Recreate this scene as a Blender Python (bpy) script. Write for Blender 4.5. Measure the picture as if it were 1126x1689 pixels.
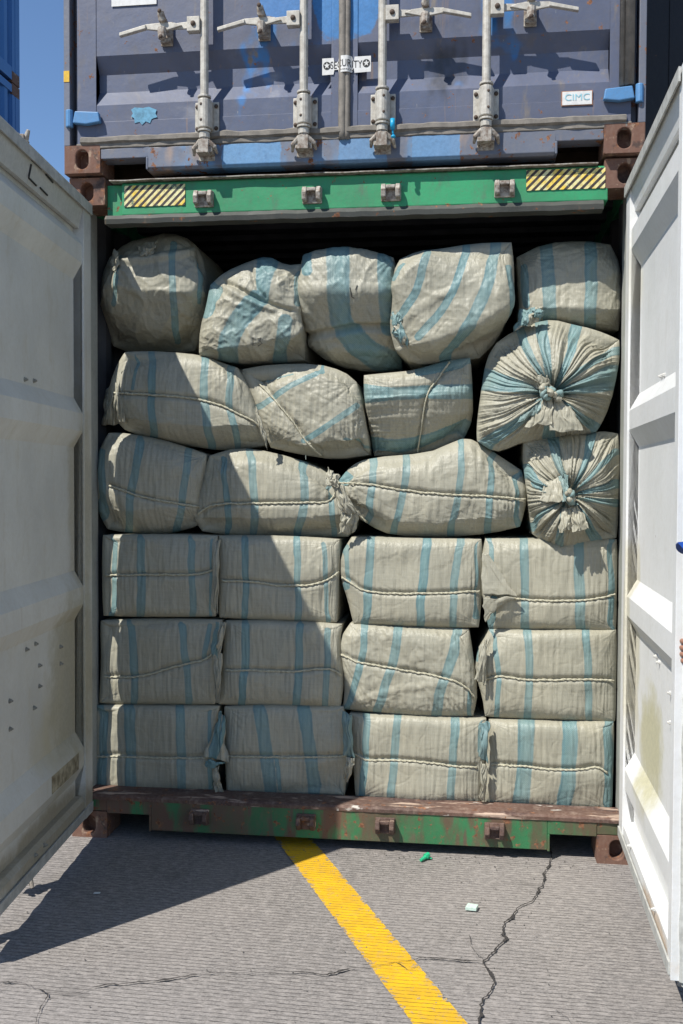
import bpy, bmesh, math, random
import numpy as np
from mathutils import Vector, Matrix
R_ = math.radians
scene = bpy.context.scene
for o in list(bpy.data.objects): bpy.data.objects.remove(o)

# ------------------------------------------------------------------ camera
CAM = np.array([1.7242, -4.1113, 1.5737]); FPX = 1610.06
c_r = np.array([0.99203796, 0.12587885, 0.0038983])
c_u = np.array([-0.00756599, 0.02867165, 0.99956025])
c_f = np.array([-0.12571173, 0.99163121, -0.02939576])
cd = bpy.data.cameras.new('camera'); cam = bpy.data.objects.new('camera', cd)
scene.collection.objects.link(cam); scene.camera = cam
cd.sensor_fit = 'VERTICAL'; cd.sensor_height = 36; cd.lens = FPX / 1689 * 36
cd.clip_start = .05; cd.clip_end = 2000
m = Matrix.Identity(4)
for i in range(3):
    m[i][0] = c_r[i]; m[i][1] = c_u[i]; m[i][2] = -c_f[i]; m[i][3] = CAM[i]
cam.matrix_world = m

# ------------------------------------------------------------------ light
SUN = np.array([.489, .585, -1.0]); SUN /= np.linalg.norm(SUN)
w = bpy.data.worlds.new('World'); scene.world = w; w.use_nodes = True
nt = w.node_tree; bg = nt.nodes['Background']
sky = nt.nodes.new('ShaderNodeTexSky'); sky.sky_type = 'NISHITA'; sky.sun_disc = False
sky.sun_elevation = math.asin(-SUN[2]); sky.sun_rotation = math.atan2(-SUN[0], -SUN[1])
sky.air_density = 1.0; sky.dust_density = .0; sky.ozone_density = 6.0
nt.links.new(sky.outputs[0], bg.inputs[0]); bg.inputs[1].default_value = .115
sd_ = bpy.data.lights.new('sun', 'SUN'); sd_.energy = 5.0; sd_.angle = R_(.5); sd_.color = (1, .965, .90)
so = bpy.data.objects.new('sun', sd_); scene.collection.objects.link(so)
so.rotation_euler = Vector(SUN).to_track_quat('-Z', 'Y').to_euler(); so.location = (-4, -5, 9)
vs = scene.view_settings; vs.view_transform = 'Standard'; vs.look = 'None'; vs.gamma = 1; vs.exposure = .36
scene.render.resolution_x = 683; scene.render.resolution_y = 1024

# ------------------------------------------------------------------ helpers
def ray(px, py, y):
    """photo coordinates to the point at distance plane y (arrays allowed)"""
    px = np.asarray(px, float); py = np.asarray(py, float); y = np.asarray(y, float)
    d = c_f + (px[..., None] - 563) / FPX * c_r - (py[..., None] - 844.5) / FPX * c_u
    t = (y - CAM[1]) / d[..., 1]
    return CAM + d * t[..., None]
def ground(px, py, z=0.):
    d = c_f + (px - 563) / FPX * c_r - (py - 844.5) / FPX * c_u
    return CAM + d * ((z - CAM[2]) / d[2])
def tag(o, label=None, cat=None, group=None, kind=None):
    if label: o['label'] = label
    if cat: o['category'] = cat
    if group: o['group'] = group
    if kind: o['kind'] = kind
    return o
def empty(name, loc, label=None, cat=None, group=None):
    o = bpy.data.objects.new(name, None); scene.collection.objects.link(o); o.location = loc
    o.empty_display_size = .1
    return tag(o, label, cat, group)
def wloc(o):
    v = np.zeros(3)
    while o is not None: v += np.array(o.location); o = o.parent
    return v
class MB:
    def __init__(s, T=None): s.v = []; s.f = []; s.T = T
    def add(s, vs, fs):
        n = len(s.v)
        for p in vs: s.v.append(tuple(s.T(*p)) if s.T else tuple(p))
        for f in fs: s.f.append(tuple(i + n for i in f))
    def box(s, x0, x1, y0, y1, z0, z1):
        s.add([(x, y, z) for z in (z0, z1) for y in (y0, y1) for x in (x0, x1)],
              [(0, 2, 3, 1), (4, 5, 7, 6), (0, 1, 5, 4), (2, 6, 7, 3), (0, 4, 6, 2), (1, 3, 7, 5)])
    def prism(s, prof, axis, a, b):
        """closed 2D profile swept along axis from a to b; profile in the two other axes, in order"""
        k = len(prof); vs = []
        for t in (a, b):
            for p in prof:
                vs.append((t, p[0], p[1]) if axis == 0 else (p[0], t, p[1]) if axis == 1 else (p[0], p[1], t))
        s.add(vs, [tuple(range(k)), tuple(range(2 * k - 1, k - 1, -1))] + [(i, i + k, (i + 1) % k + k, (i + 1) % k) for i in range(k)])
    def sweep(s, pts, r, seg=8, cap=True):
        """tube through pts (pts already in this builder's frame), r a number or list"""
        P = [np.array(p, float) for p in pts]; n = len(P); rr = r if hasattr(r, '__len__') else [r] * n
        vs = []; prev = None
        for i in range(n):
            t = P[min(i + 1, n - 1)] - P[max(i - 1, 0)]; t = t / (np.linalg.norm(t) + 1e-12)
            if prev is None:
                a = np.array([0, 0, 1.]) if abs(t[2]) < .9 else np.array([1., 0, 0]); a = a - t * (a @ t)
            else: a = prev - t * (prev @ t)
            a /= np.linalg.norm(a) + 1e-12; prev = a; b = np.cross(t, a)
            for k in range(seg):
                q = 2 * math.pi * k / seg; vs.append(P[i] + rr[i] * (math.cos(q) * a + math.sin(q) * b))
        fs = [(i * seg + k, i * seg + (k + 1) % seg, (i + 1) * seg + (k + 1) % seg, (i + 1) * seg + k) for i in range(n - 1) for k in range(seg)]
        if cap: fs += [tuple(range(seg))[::-1], tuple((n - 1) * seg + k for k in range(seg))]
        s.add(vs, fs)
    def ball(s, c, r, sc=(1, 1, 1), nu=12, nv=8):
        vs = []
        for j in range(nv + 1):
            a = math.pi * j / nv
            for i in range(nu):
                b = 2 * math.pi * i / nu
                vs.append((c[0] + r * sc[0] * math.sin(a) * math.cos(b), c[1] + r * sc[1] * math.sin(a) * math.sin(b), c[2] + r * sc[2] * math.cos(a)))
        s.add(vs, [(j * nu + i, j * nu + (i + 1) % nu, (j + 1) * nu + (i + 1) % nu, (j + 1) * nu + i) for j in range(nv) for i in range(nu)])
    def build(s, name, mat, parent=None, origin=None, smooth=False, bevel=0, fix=True, kind=None, label=None):
        base = wloc(parent) if parent is not None else np.zeros(3)
        org = np.array(origin, float) if origin is not None else base
        me = bpy.data.meshes.new(name)
        me.from_pydata([tuple(np.array(p) - org) for p in s.v], [], s.f)
        me.materials.append(mat)
        bm = bmesh.new(); bm.from_mesh(me)
        bmesh.ops.remove_doubles(bm, verts=bm.verts, dist=1e-5)
        if fix: bmesh.ops.recalc_face_normals(bm, faces=bm.faces)
        bm.to_mesh(me); bm.free()
        if smooth:
            for p in me.polygons: p.use_smooth = True
        o = bpy.data.objects.new(name, me); scene.collection.objects.link(o)
        if parent is not None: o.parent = parent
        o.location = org - base
        if bevel:
            b = o.modifiers.new('bevel', 'BEVEL'); b.width = bevel; b.segments = 2; b.limit_method = 'ANGLE'; b.angle_limit = R_(40)
        if kind: o['kind'] = kind
        if label: o['label'] = label
        return o

# gradient noise, vectorised
_rs = np.random.RandomState(7); _perm = _rs.permutation(256); _perm = np.concatenate([_perm, _perm, _perm])
_ang = _rs.rand(256) * 2 * np.pi; _gx = np.cos(_ang); _gy = np.sin(_ang)
def noise(x, y, seed=0):
    x = np.asarray(x, float) + seed * 17.13; y = np.asarray(y, float) + seed * 5.71
    xi = np.floor(x).astype(int); yi = np.floor(y).astype(int); xf = x - xi; yf = y - yi
    u = xf * xf * xf * (xf * (xf * 6 - 15) + 10); v = yf * yf * yf * (yf * (yf * 6 - 15) + 10)
    def g(ix, iy, dx, dy):
        h = _perm[(_perm[ix & 255] + iy) & 255]; return _gx[h] * dx + _gy[h] * dy
    a = g(xi, yi, xf, yf); b = g(xi + 1, yi, xf - 1, yf); c = g(xi, yi + 1, xf, yf - 1); d = g(xi + 1, yi + 1, xf - 1, yf - 1)
    return ((a * (1 - u) + b * u) * (1 - v) + (c * (1 - u) + d * u) * v) * 1.5
def ridge(x, y, seed=0, p=2.0):
    return (1 - np.minimum(1, np.abs(noise(x, y, seed)) * 1.6)) ** p

# ------------------------------------------------------------------ materials
class NT:
    def __init__(s, name):
        s.m = bpy.data.materials.new(name); s.m.use_nodes = True; s.t = s.m.node_tree; s.n = s.t.nodes
        s.b = s.n['Principled BSDF']; s.tc = s.n.new('ShaderNodeTexCoord').outputs['Object']
    def L(s, a, b): s.t.links.new(a, b)
    def val(s, sock, v):
        if hasattr(v, 'links') or isinstance(v, bpy.types.NodeSocket): s.L(v, sock)
        else: sock.default_value = v
    def math(s, op, a, b=0., c=None, clamp=False):
        n = s.n.new('ShaderNodeMath'); n.operation = op; n.use_clamp = clamp
        s.val(n.inputs[0], a); s.val(n.inputs[1], b)
        if c is not None: s.val(n.inputs[2], c)
        return n.outputs[0]
    def map(s, sc=(1, 1, 1), loc=(0, 0, 0), rot=(0, 0, 0), src=None):
        n = s.n.new('ShaderNodeMapping'); n.inputs['Scale'].default_value = sc; n.inputs['Location'].default_value = loc; n.inputs['Rotation'].default_value = rot
        s.L(src or s.tc, n.inputs[0]); return n.outputs[0]
    def noise(s, vec, scale, detail=4, rough=.55, dist=0.):
        n = s.n.new('ShaderNodeTexNoise'); s.L(vec, n.inputs['Vector']); n.inputs['Scale'].default_value = scale
        n.inputs['Detail'].default_value = detail; n.inputs['Roughness'].default_value = rough; n.inputs['Distortion'].default_value = dist
        return n.outputs[0]
    def step(s, v, a, b):
        n = s.n.new('ShaderNodeMapRange'); n.interpolation_type = 'SMOOTHSTEP'; s.val(n.inputs[0], v)
        n.inputs[1].default_value = a; n.inputs[2].default_value = b; return n.outputs[0]
    def mix(s, f, a, b, mode='MIX'):
        n = s.n.new('ShaderNodeMix'); n.data_type = 'RGBA'; n.blend_type = mode
        s.val(n.inputs['Factor'], f)
        for k, v in ((6, a), (7, b)):
            if isinstance(v, tuple): n.inputs[k].default_value = (*v[:3], 1)
            else: s.L(v, n.inputs[k])
        return n.outputs[2]
    def sep(s, v=None):
        n = s.n.new('ShaderNodeSeparateXYZ'); s.L(v or s.tc, n.inputs[0]); return n.outputs
    def bump(s, h, dist, strength=1., prev=None):
        n = s.n.new('ShaderNodeBump'); n.inputs['Distance'].default_value = dist; n.inputs['Strength'].default_value = strength
        s.L(h, n.inputs['Height'])
        if prev: s.L(prev, n.inputs['Normal'])
        return n.outputs[0]
    def out(s, col, rough=.6, nrm=None, metal=0., spec=.4):
        if isinstance(col, tuple): s.b.inputs['Base Color'].default_value = (*col[:3], 1)
        else: s.L(col, s.b.inputs['Base Color'])
        s.val(s.b.inputs['Roughness'], rough); s.b.inputs['Metallic'].default_value = metal
        s.b.inputs['Specular IOR Level'].default_value = spec
        if nrm: s.L(nrm, s.b.inputs['Normal'])
        return s.m
RUST1 = (.13, .055, .03); RUST2 = (.26, .12, .06)
def paint(name, base, alt=None, rust=.5, streak=.5, dirt=(.12, .11, .095), rough=.5, patches=(), dirtamt=.5, scale=1., marks=(), mk_box=False):
    """worn container paint: slow fading, grime, vertical rust runs, chips down to rust"""
    t = NT(name); c = t.mix(t.step(t.noise(t.tc, 2.2 * scale, 3), .35, .7), base, alt or tuple(x * .8 for x in base))
    for k, (col, sc, lo, hi, st, lc) in enumerate(patches):
        c = t.mix(t.step(t.noise(t.map(st, lc), sc, 4, .6), lo, hi), c, col)
    c = t.mix(t.math('MULTIPLY', t.step(t.noise(t.map((1, 1, .7), (5, 5, 5)), 3.3 * scale, 5, .65), .38, .70), min(.5, dirtamt * .6)), c, tuple(v * .55 for v in base))
    fine = t.noise(t.tc, 60 * scale, 5, .7)
    c = t.mix(t.math('MULTIPLY', t.step(fine, .35, .75), .22), c, dirt)
    g = t.step(t.noise(t.map((3, 3, 1.1)), 5 * scale, 6, .65), .52, .78)
    c = t.mix(t.math('MULTIPLY', g, dirtamt), c, dirt)
    s1 = t.noise(t.map((34, 34, 1.3)), 1.0, 4, .6)
    c = t.mix(t.math('MULTIPLY', t.step(s1, .64, .80), streak), c, (.27, .17, .10))
    chips = t.noise(t.tc, 21 * scale, 6, .68)
    rc = t.mix(t.step(t.noise(t.tc, 70, 4), .35, .65), RUST1, RUST2)
    cm = t.step(chips, .73 - .16 * rust, .76 - .16 * rust)
    c = t.mix(cm, c, rc)
    b1 = t.bump(chips, .003, .35); b2 = t.bump(t.noise(t.tc, 9, 3), .006, .35, b1)
    for (cx, cy, cz, rx, ry, rz, col) in marks:
        x, y, z = t.sep(); d2 = None
        for a_, c_, r_ in ((x, cx, rx), (y, cy, ry), (z, cz, rz)):
            q_ = t.math('POWER', t.math('ABSOLUTE', t.math('MULTIPLY', t.math('SUBTRACT', a_, c_), 1 / r_)), 4 if mk_box else 2); d2 = q_ if d2 is None else t.math('ADD', d2, q_)
        jd = t.math('ADD', d2, t.math('MULTIPLY', t.math('SUBTRACT', t.noise(t.tc, 9, 5, .65), .5), 1.6))
        c = t.mix(t.math('MULTIPLY', t.step(jd, 1.05, .85 if mk_box else .2), .9 if mk_box else .75), c, t.mix(t.step(fine, .3, .7), col, tuple(v * .8 for v in col)))
    return t.out(c, t.mix(cm, (rough,) * 3, (.9,) * 3), b2)
def plain(name, col, rough=.6, metal=0., var=.25, sc=40, bump=.001, spec=.4, alt=None):
    t = NT(name); n = t.noise(t.tc, sc, 5, .6)
    c = t.mix(t.step(n, .3, .7), col, alt or tuple(x * (1 - var) for x in col))
    return t.out(c, rough, t.bump(n, bump, .6), metal, spec)

M = {}
M['blue'] = paint('blue_faded_paint', (.104, .116, .168), (.082, .102, .165), .50, .75, dirt=(.12, .105, .095),
                  patches=[((.03, .17, .42), 1.5, .60, .64, (1.4, 1.4, .8), (3.1, 0, .4)), ((.19, .20, .24), 4, .60, .74, (1, 1, 1.6), (0, 0, 5)), ((.20, .17, .14), 9, .60, .70, (1, 1, .25), (2, 0, 5)), ((.28, .28, .29), 60, .72, .74, (1, 1, .25), (0, 3, 0)), ((.035, .04, .055), 3, .60, .74, (1, 1, .5), (9, 0, 5))], dirtamt=.65, mk_box=True, marks=[(1.225, 0, .85, .145, .5, .33, (.045, .20, .46)), (.96, 0, .80, .10, .5, .19, (.05, .19, .44))])
M['blue_sill'] = paint('blue_sill_paint', (.135, .145, .18), (.11, .135, .19), .9, 1., dirt=(.2, .17, .14),
                       patches=[((.30, .22, .17), 3.5, .56, .64, (1, 1, .3), (2, 0, 3)), ((.10, .22, .38), 2.2, .56, .62, (1, 1, .4), (7, 0, 3))], dirtamt=.6, mk_box=True, marks=[(.83, 0, .02, .13, .5, .12, (.12, .27, .46)), (1.30, 0, .02, .10, .5, .12, (.12, .24, .40)), (1.60, 0, .03, .10, .5, .12, (.12, .25, .42))])
M['blue_hinge'] = paint('bright_blue_paint', (.09, .25, .48), None, .45, .3)
M['green'] = paint('green_paint', (.030, .29, .118), (.034, .21, .09), .62, .8, dirt=(.10, .105, .08), dirtamt=.7)
M['green_worn'] = paint('worn_green_paint', (.03, .21, .08), (.05, .13, .055), .95, 1., dirt=(.13, .085, .06), dirtamt=.9, patches=[((.13, .07, .048), 6, .45, .56, (1, 1, .35), (3, 0, 2)), ((.12, .075, .055), 16, .54, .62, (1, 1, .12), (1, 0, 2))])
M['white'] = paint('white_door_paint', (.70, .70, .69), (.66, .665, .65), .04, .12, dirt=(.50, .47, .40), dirtamt=.28,
                   patches=[((.60, .55, .36), 1.3, .62, .80, (1, 1, .6), (.3, 5.2, 2.9))], marks=[(2.38, -.50, .62, .3, .30, .26, (.50, .46, .24)), (2.38, -.14, .95, .3, .09, .5, (.60, .56, .42)), (2.38, -.9, .16, .2, .35, .05, (.55, .40, .26))])
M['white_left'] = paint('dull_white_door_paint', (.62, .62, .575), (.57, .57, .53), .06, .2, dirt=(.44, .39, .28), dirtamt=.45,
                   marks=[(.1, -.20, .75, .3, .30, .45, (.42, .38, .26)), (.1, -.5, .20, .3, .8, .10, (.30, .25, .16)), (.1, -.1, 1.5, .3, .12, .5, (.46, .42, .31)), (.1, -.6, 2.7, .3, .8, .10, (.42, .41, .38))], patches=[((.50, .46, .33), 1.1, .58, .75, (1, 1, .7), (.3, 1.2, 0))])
M['grey_post'] = paint('grey_green_frame_paint', (.40, .41, .37), (.33, .34, .30), .35, .4, dirtamt=.5)
M['gutter'] = paint('grimy_gutter_paint', (.070, .072, .062), (.05, .052, .046), .7, .4, dirt=(.09, .085, .07), dirtamt=.7)
M['rust'] = paint('rusty_casting', (.17, .085, .058), (.11, .06, .045), .95, .4, dirt=(.28, .20, .15), dirtamt=.5, rough=.9, patches=[((.36, .25, .17), 22, .58, .66, (1, 1, 1), (2, 0, 1)), ((.055, .035, .03), 12, .56, .66, (1, 1, 1), (5, 0, 1))])
M['rustledge'] = paint('rusty_threshold', (.13, .07, .05), (.075, .045, .036), .8, .3, dirt=(.38, .29, .23), dirtamt=.6, rough=.75, patches=[((.07, .04, .035), 1.2, .50, .60, (2.0, 11, 11), (3, 0, 2)), ((.46, .34, .26), 1.2, .57, .63, (3, 16, 16), (0, 0, 6)), ((.50, .47, .42), 1.0, .66, .70, (6, 14, 14), (7, 0, 6))])
M['galv'] = plain('galvanised_steel', (.50, .47, .41), .55, .15, .28, 45, .0012, alt=(.36, .33, .28))
M['galvdirty'] = plain('dirty_cast_steel', (.40, .37, .32), .65, .1, .5, 60, .002, alt=(.16, .115, .085))
M['bolt'] = plain('rusty_bolt', (.11, .075, .055), .8, 0, .5, 120)
M['boltdull'] = plain('dull_painted_bolt', (.34, .33, .28), .7, 0, .4, 90)
M['boltw'] = plain('white_painted_bolt', (.62, .61, .57), .6, 0, .25, 90)
M['rubber'] = plain('grey_rubber_seal', (.15, .135, .115), .75, 0, .4, 25, .004, alt=(.22, .195, .165))
M['rubberw'] = plain('pale_rubber_seal', (.44, .44, .41), .75, 0, .3, 25, .003)
M['dark'] = plain('shade_toned_interior', (.075, .075, .078), .85, 0, .4, 6, .001)  # unlit depth of the interior is put into this wall colour
M['black'] = plain('black_marking', (.02, .02, .02), .6, 0, .3, 80, 0)
M['floor'] = plain('dark_plywood_floor', (.10, .065, .04), .8, 0, .4, 12)
M['wsticker'] = plain('white_sticker', (.66, .65, .62), .6, 0, .15, 60, 0)
M['ysticker'] = plain('yellow_sticker', (.70, .42, .03), .6, 0, .2, 60, 0)
M['cyan'] = plain('cyan_lettering', (.30, .55, .62), .6, 0, .2, 60, 0)
M['orange'] = plain('orange_edge', (.45, .20, .10), .7, 0, .4, 60, 0)
M['pblue'] = plain('light_blue_paint_patch', (.125, .33, .47), .6, 0, .45, 50, .0005)
M['nblue'] = paint('neighbour_blue_paint', (.05, .17, .40), (.055, .18, .42), 0, .0, dirtamt=.05, dirt=(.05, .12, .22))
M['nshade'] = paint('neighbour_shade_tone', (.02, .016, .015), None, .2, .2, dirt=(.03, .03, .03))  # near-black base carries the shade of the recessed stack
M['greenplastic'] = plain('green_plastic', (.03, .45, .22), .4, 0, .2, 90)
M['paleplastic'] = plain('pale_green_plastic', (.55, .68, .58), .5, 0, .2, 90)
def hazard():
    t = NT('hazard_stripes'); x, y, z = t.sep()
    f = t.math('FRACT', t.math('MULTIPLY', t.math('SUBTRACT', x, z), 1 / .0325))
    yel = t.mix(t.step(t.noise(t.tc, 14, 4), .35, .6), (.75, .50, .04), (.72, .66, .34))
    c = t.mix(t.step(f, .50, .54), yel, (.035, .02, .018))
    wear = t.step(t.noise(t.tc, 22, 6, .75), .60, .64)
    c = t.mix(t.math('MULTIPLY', t.step(t.noise(t.tc, 60, 4, .7), .4, .7), .35), c, (.10, .10, .08))
    c = t.mix(wear, c, (.12, .16, .10))
    return t.out(c, .55)
M['hazard'] = hazard()
def fabric():
    t = NT('woven_polypropylene')
    at = t.n.new('ShaderNodeAttribute'); at.attribute_name = 'sd'; sd = at.outputs['Fac']
    x, y, z = t.sep()
    wv = t.noise(t.map((230, 230, 9)), 1, 3, .6); wh = t.noise(t.map((9, 9, 230)), 1, 3, .6)
    big = t.noise(t.tc, 4, 4); oi = t.n.new('ShaderNodeObjectInfo')
    base = t.mix(t.step(big, .3, .7), (.355, .331, .250), (.300, .288, .226))
    base = t.mix(t.math('MULTIPLY', oi.outputs['Random'], .30), base, (.37, .355, .285))
    base = t.mix(t.math('MULTIPLY', t.step(wv, .32, .68), .30), base, (.20, .188, .14))
    base = t.mix(t.math('MULTIPLY', t.step(wh, .35, .65), .16), base, (.44, .42, .34))
    grime = t.step(t.noise(t.map((2, 2, 1)), 7, 6, .7), .58, .8)
    base = t.mix(t.math('MULTIPLY', grime, .25), base, (.19, .175, .13))
    # blue woven bands: darker threads at both edges, checked ground between
    ck = t.math('MULTIPLY', t.math('SINE', t.math('MULTIPLY', x, 780.)), t.math('SINE', t.math('MULTIPLY', z, 780.)))
    bandc = t.mix(t.step(ck, -.25, .25), (.070, .185, .205), (.14, .255, .26))
    bandc = t.mix(t.math('MULTIPLY', t.step(wv, .4, .65), .4), bandc, (.20, .30, .30))
    jit = t.math('ADD', sd, t.math('MULTIPLY', t.math('SUBTRACT', t.noise(t.map((300, 300, 25)), 1, 2), .5), .28))
    inb = t.step(jit, 1.08, .92)
    edge = t.math('MULTIPLY', t.step(jit, .62, .74), inb)
    bandc = t.mix(t.math('MULTIPLY', edge, .55), bandc, (.055, .155, .19))
    fade = t.step(t.noise(t.map((5, 5, 1.5), (1, 7, 2)), 1.3, 3), .25, .75)
    c = t.mix(t.math('MULTIPLY', inb, t.math('ADD', t.math('MULTIPLY', fade, .26), .62)), base, bandc)
    sc_ = t.step(t.noise(t.map((2, 2, 1.2), (4, 2, 0)), 13, 5, .75), .66, .74)
    c = t.mix(t.math('MULTIPLY', sc_, .35), c, (.11, .10, .085))
    fold = t.noise(t.map((60, 60, 3.5), rot=(0, .12, 0)), 1, 4, .6)
    cr = t.noise(t.tc, 24, 4, .6, .8)
    b = t.bump(fold, .004, .85); b = t.bump(cr, .0036, .5, b)
    v_ = t.n.new('ShaderNodeTexVoronoi'); v_.feature = 'DISTANCE_TO_EDGE'; v_.inputs['Scale'].default_value = 13
    wv_ = t.n.new('ShaderNodeVectorMath'); wv_.operation = 'ADD'; nz_ = t.n.new('ShaderNodeTexNoise'); nz_.inputs['Scale'].default_value = 6; t.L(t.tc, nz_.inputs['Vector']); vm_ = t.n.new('ShaderNodeVectorMath'); vm_.operation = 'SCALE'; vm_.inputs['Scale'].default_value = .16; t.L(nz_.outputs[1], vm_.inputs[0]); t.L(t.tc, wv_.inputs[0]); t.L(vm_.outputs[0], wv_.inputs[1]); t.L(wv_.outputs[0], v_.inputs['Vector'])
    v_.inputs['Scale'].default_value = 8
    b = t.bump(t.step(v_.outputs[0], 0., .10), .0025, .28, b)
    b = t.bump(t.math('ADD', wv, wh), .0010, .6, b)
    m_ = t.out(c, t.mix(t.step(wv, .3, .7), (.40,) * 3, (.55,) * 3), b, 0, .34)
    return m_
M['fabric'] = fabric()
def rope_mat():
    t = NT('twine'); n = t.noise(t.tc, 160, 4, .7)
    c = t.mix(t.step(n, .3, .7), (.52, .49, .37), (.30, .28, .20)); return t.out(c, .8, t.bump(n, .002, .8))
M['rope'] = rope_mat()
def concrete_nodes(t, yellow=False):
    x, y, z = t.sep()
    n1 = t.noise(t.tc, 1.1, 5, .6); n2 = t.noise(t.tc, 9, 6, .65); n3 = t.noise(t.tc, 120, 4, .7); n4 = t.noise(t.tc, 420, 2, .7)
    c = t.mix(t.step(n1, .3, .7), (.200, .180, .165), (.145, .131, .120))
    c = t.mix(t.math('MULTIPLY', t.step(n2, .45, .75), .35), c, (.14, .132, .127))
    c = t.mix(t.math('MULTIPLY', t.step(n3, .35, .7), .40), c, (.40, .372, .345))
    c = t.mix(t.math('MULTIPLY', t.step(n4, .55, .75), .45), c, (.12, .115, .11))
    for sc2, lo2, hi2, am2, col2 in ((16, .60, .72, .55, (.10, .092, .085)), (5.5, .58, .74, .40, (.34, .315, .29)), (85, .66, .72, .7, (.06, .055, .05))):
        c = t.mix(t.math('MULTIPLY', t.step(t.noise(t.map((1, 1.5, 1), (sc2, 1, 0)), sc2, 6, .72), lo2, hi2), am2), c, col2)
    # transverse tine grooves, broken and wandering
    wob = t.math('ADD', t.math('MULTIPLY', t.noise(t.tc, .9, 2, .5), .02), t.math('MULTIPLY', t.noise(t.map((14, 25, 1)), 1., 3, .7), .016))
    ph = t.math('ADD', t.math('ADD', t.math('MULTIPLY', y, 1.0), t.math('MULTIPLY', x, .03)), wob)
    def groove(sp, off):
        fr = t.math('FRACT', t.math('ADD', t.math('MULTIPLY', ph, 1 / sp), off))
        return t.step(t.math('ABSOLUTE', t.math('SUBTRACT', fr, .5)), .11, .02)
    g = groove(.0215, 0.)
    brk = t.step(t.noise(t.map((34, 60, 1)), 1, 6, .8), .40, .56)
    worn = t.step(t.noise(t.tc, 2.6, 3), .25, .55)
    g = t.math('MULTIPLY', g, t.math('MULTIPLY', brk, t.math('ADD', t.math('MULTIPLY', worn, .6), .4)))
    bl = t.step(t.noise(t.map((30, 60, 1), (3, 0, 0)), 1, 5, .75), .40, .66)
    c = t.mix(t.math('MULTIPLY', bl, .55), c, (.39, .355, .325))
    c = t.mix(t.math('MULTIPLY', g, .90), c, (.070, .064, .060))
    stain = t.step(t.noise(t.map((1, 1.6, 1), (4, 1, 0)), 1.7, 6, .65), .60, .76)
    c = t.mix(t.math('MULTIPLY', stain, .40), c, (.105, .10, .095))
    pits = t.step(t.noise(t.tc, 46, 3, .6), .70, .74)
    c = t.mix(t.math('MULTIPLY', pits, .7), c, (.055, .05, .048))
    big_ = t.step(t.noise(t.map((1, 1.3, 1), (9, 4, 0)), 3.6, 6, .7), .56, .72)
    c = t.mix(t.math('MULTIPLY', big_, .5), c, (.12, .11, .10))
    h = t.math('SUBTRACT', t.math('MULTIPLY', n3, .35), g)
    return c, h, n2, n3, g
def concrete():
    t = NT('tined_concrete'); c, h, n2, n3, g = concrete_nodes(t)
    return t.out(c, .9, t.bump(h, .0035, .8), 0, .25)
M['concrete'] = concrete()
def yellow():
    t = NT('yellow_road_paint'); c, h, n2, n3, g = concrete_nodes(t)
    yc = t.mix(t.step(n2, .35, .65), (.68, .405, .010), (.58, .33, .016))
    yc = t.mix(t.math('MULTIPLY', t.step(t.noise(t.tc, 30, 6, .75), .50, .72), .55), yc, (.33, .24, .12))
    yc = t.mix(t.math('MULTIPLY', g, .75), yc, (.22, .13, .03))
    at = t.n.new('ShaderNodeAttribute'); at.attribute_name = 'edge'
    hole = t.step(t.math('ADD', t.noise(t.tc, 38, 7, .8), t.math('MULTIPLY', at.outputs['Fac'], .12)), .60, .66)
    c = t.mix(hole, yc, c)
    return t.out(c, .75, t.bump(h, .0035, .8), 0, .3)
M['yellow'] = yellow()
M['crack'] = plain('crack_dirt', (.045, .04, .037), .95, 0, .4, 60, .004)
M['skin'] = plain('skin', (.30, .15, .10), .5, 0, .1, 30, 0)
M['shirt'] = plain('grey_shirt', (.30, .31, .33), .85, 0, .15, 40)
M['trousers'] = plain('dark_trousers', (.04, .045, .06), .85, 0, .2, 40)
M['cap'] = plain('blue_cap', (.004, .05, .28), .6, 0, .1, 60)
M['hair'] = plain('black_hair', (.015, .012, .01), .6, 0, .3, 90)

# ------------------------------------------------------------------ setting
def ground_sheet():
    g = MB(); S = 400
    xs = [-S, -30, -6, -2, 0, 1, 2, 3, 5, 12, 40, S]; ys = [-S, -40, -8, -4, -2, -1, 0, 1, 3, 10, 40, S]
    vs_ = [(x, y, 0) for y in ys for x in xs]; n = len(xs)
    g.add(vs_, [(j * n + i, j * n + i + 1, (j + 1) * n + i + 1, (j + 1) * n + i) for j in range(len(ys) - 1) for i in range(n - 1)])
    return g.build('ground', M['concrete'], kind='structure')
ground_sheet()
def yellow_line():
    a0 = np.array([.966, -.086]); a1 = np.array([1.116, .040]); b0 = np.array([1.562, -1.311]); b1 = np.array([1.762, -1.284])
    d = (b0 - a0); d /= np.linalg.norm(d); nrm = np.array([-d[1], d[0]]); wdt = .152
    g = MB(); n = 240; vs_ = []; ed = []
    ctr = (a0 + a1) / 2; K = 8
    for i in range(n + 1):
        s = -2.5 + 7.5 * i / n
        for k in range(K + 1):
            f = k / K - .5
            j = noise(s * 22, 3.1 + (f > 0) * 9) * .0015 if k in (0, K) else 0
            p = ctr + d * s + nrm * (wdt * f + j); vs_.append((p[0], p[1], .004)); ed.append(max(0, (abs(f) - .33) / .17))
    g.add(vs_, [(i * (K + 1) + k, i * (K + 1) + k + 1, (i + 1) * (K + 1) + k + 1, (i + 1) * (K + 1) + k) for i in range(n) for k in range(K)])
    me = bpy.data.meshes.new('yellow_line'); me.from_pydata(g.v, [], g.f); me.materials.append(M['yellow'])
    a = me.attributes.new('edge', 'FLOAT', 'POINT'); a.data.foreach_set('value', ed)
    o = bpy.data.objects.new('yellow_line', me); scene.collection.objects.link(o); o['kind'] = 'structure'
yellow_line()
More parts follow.
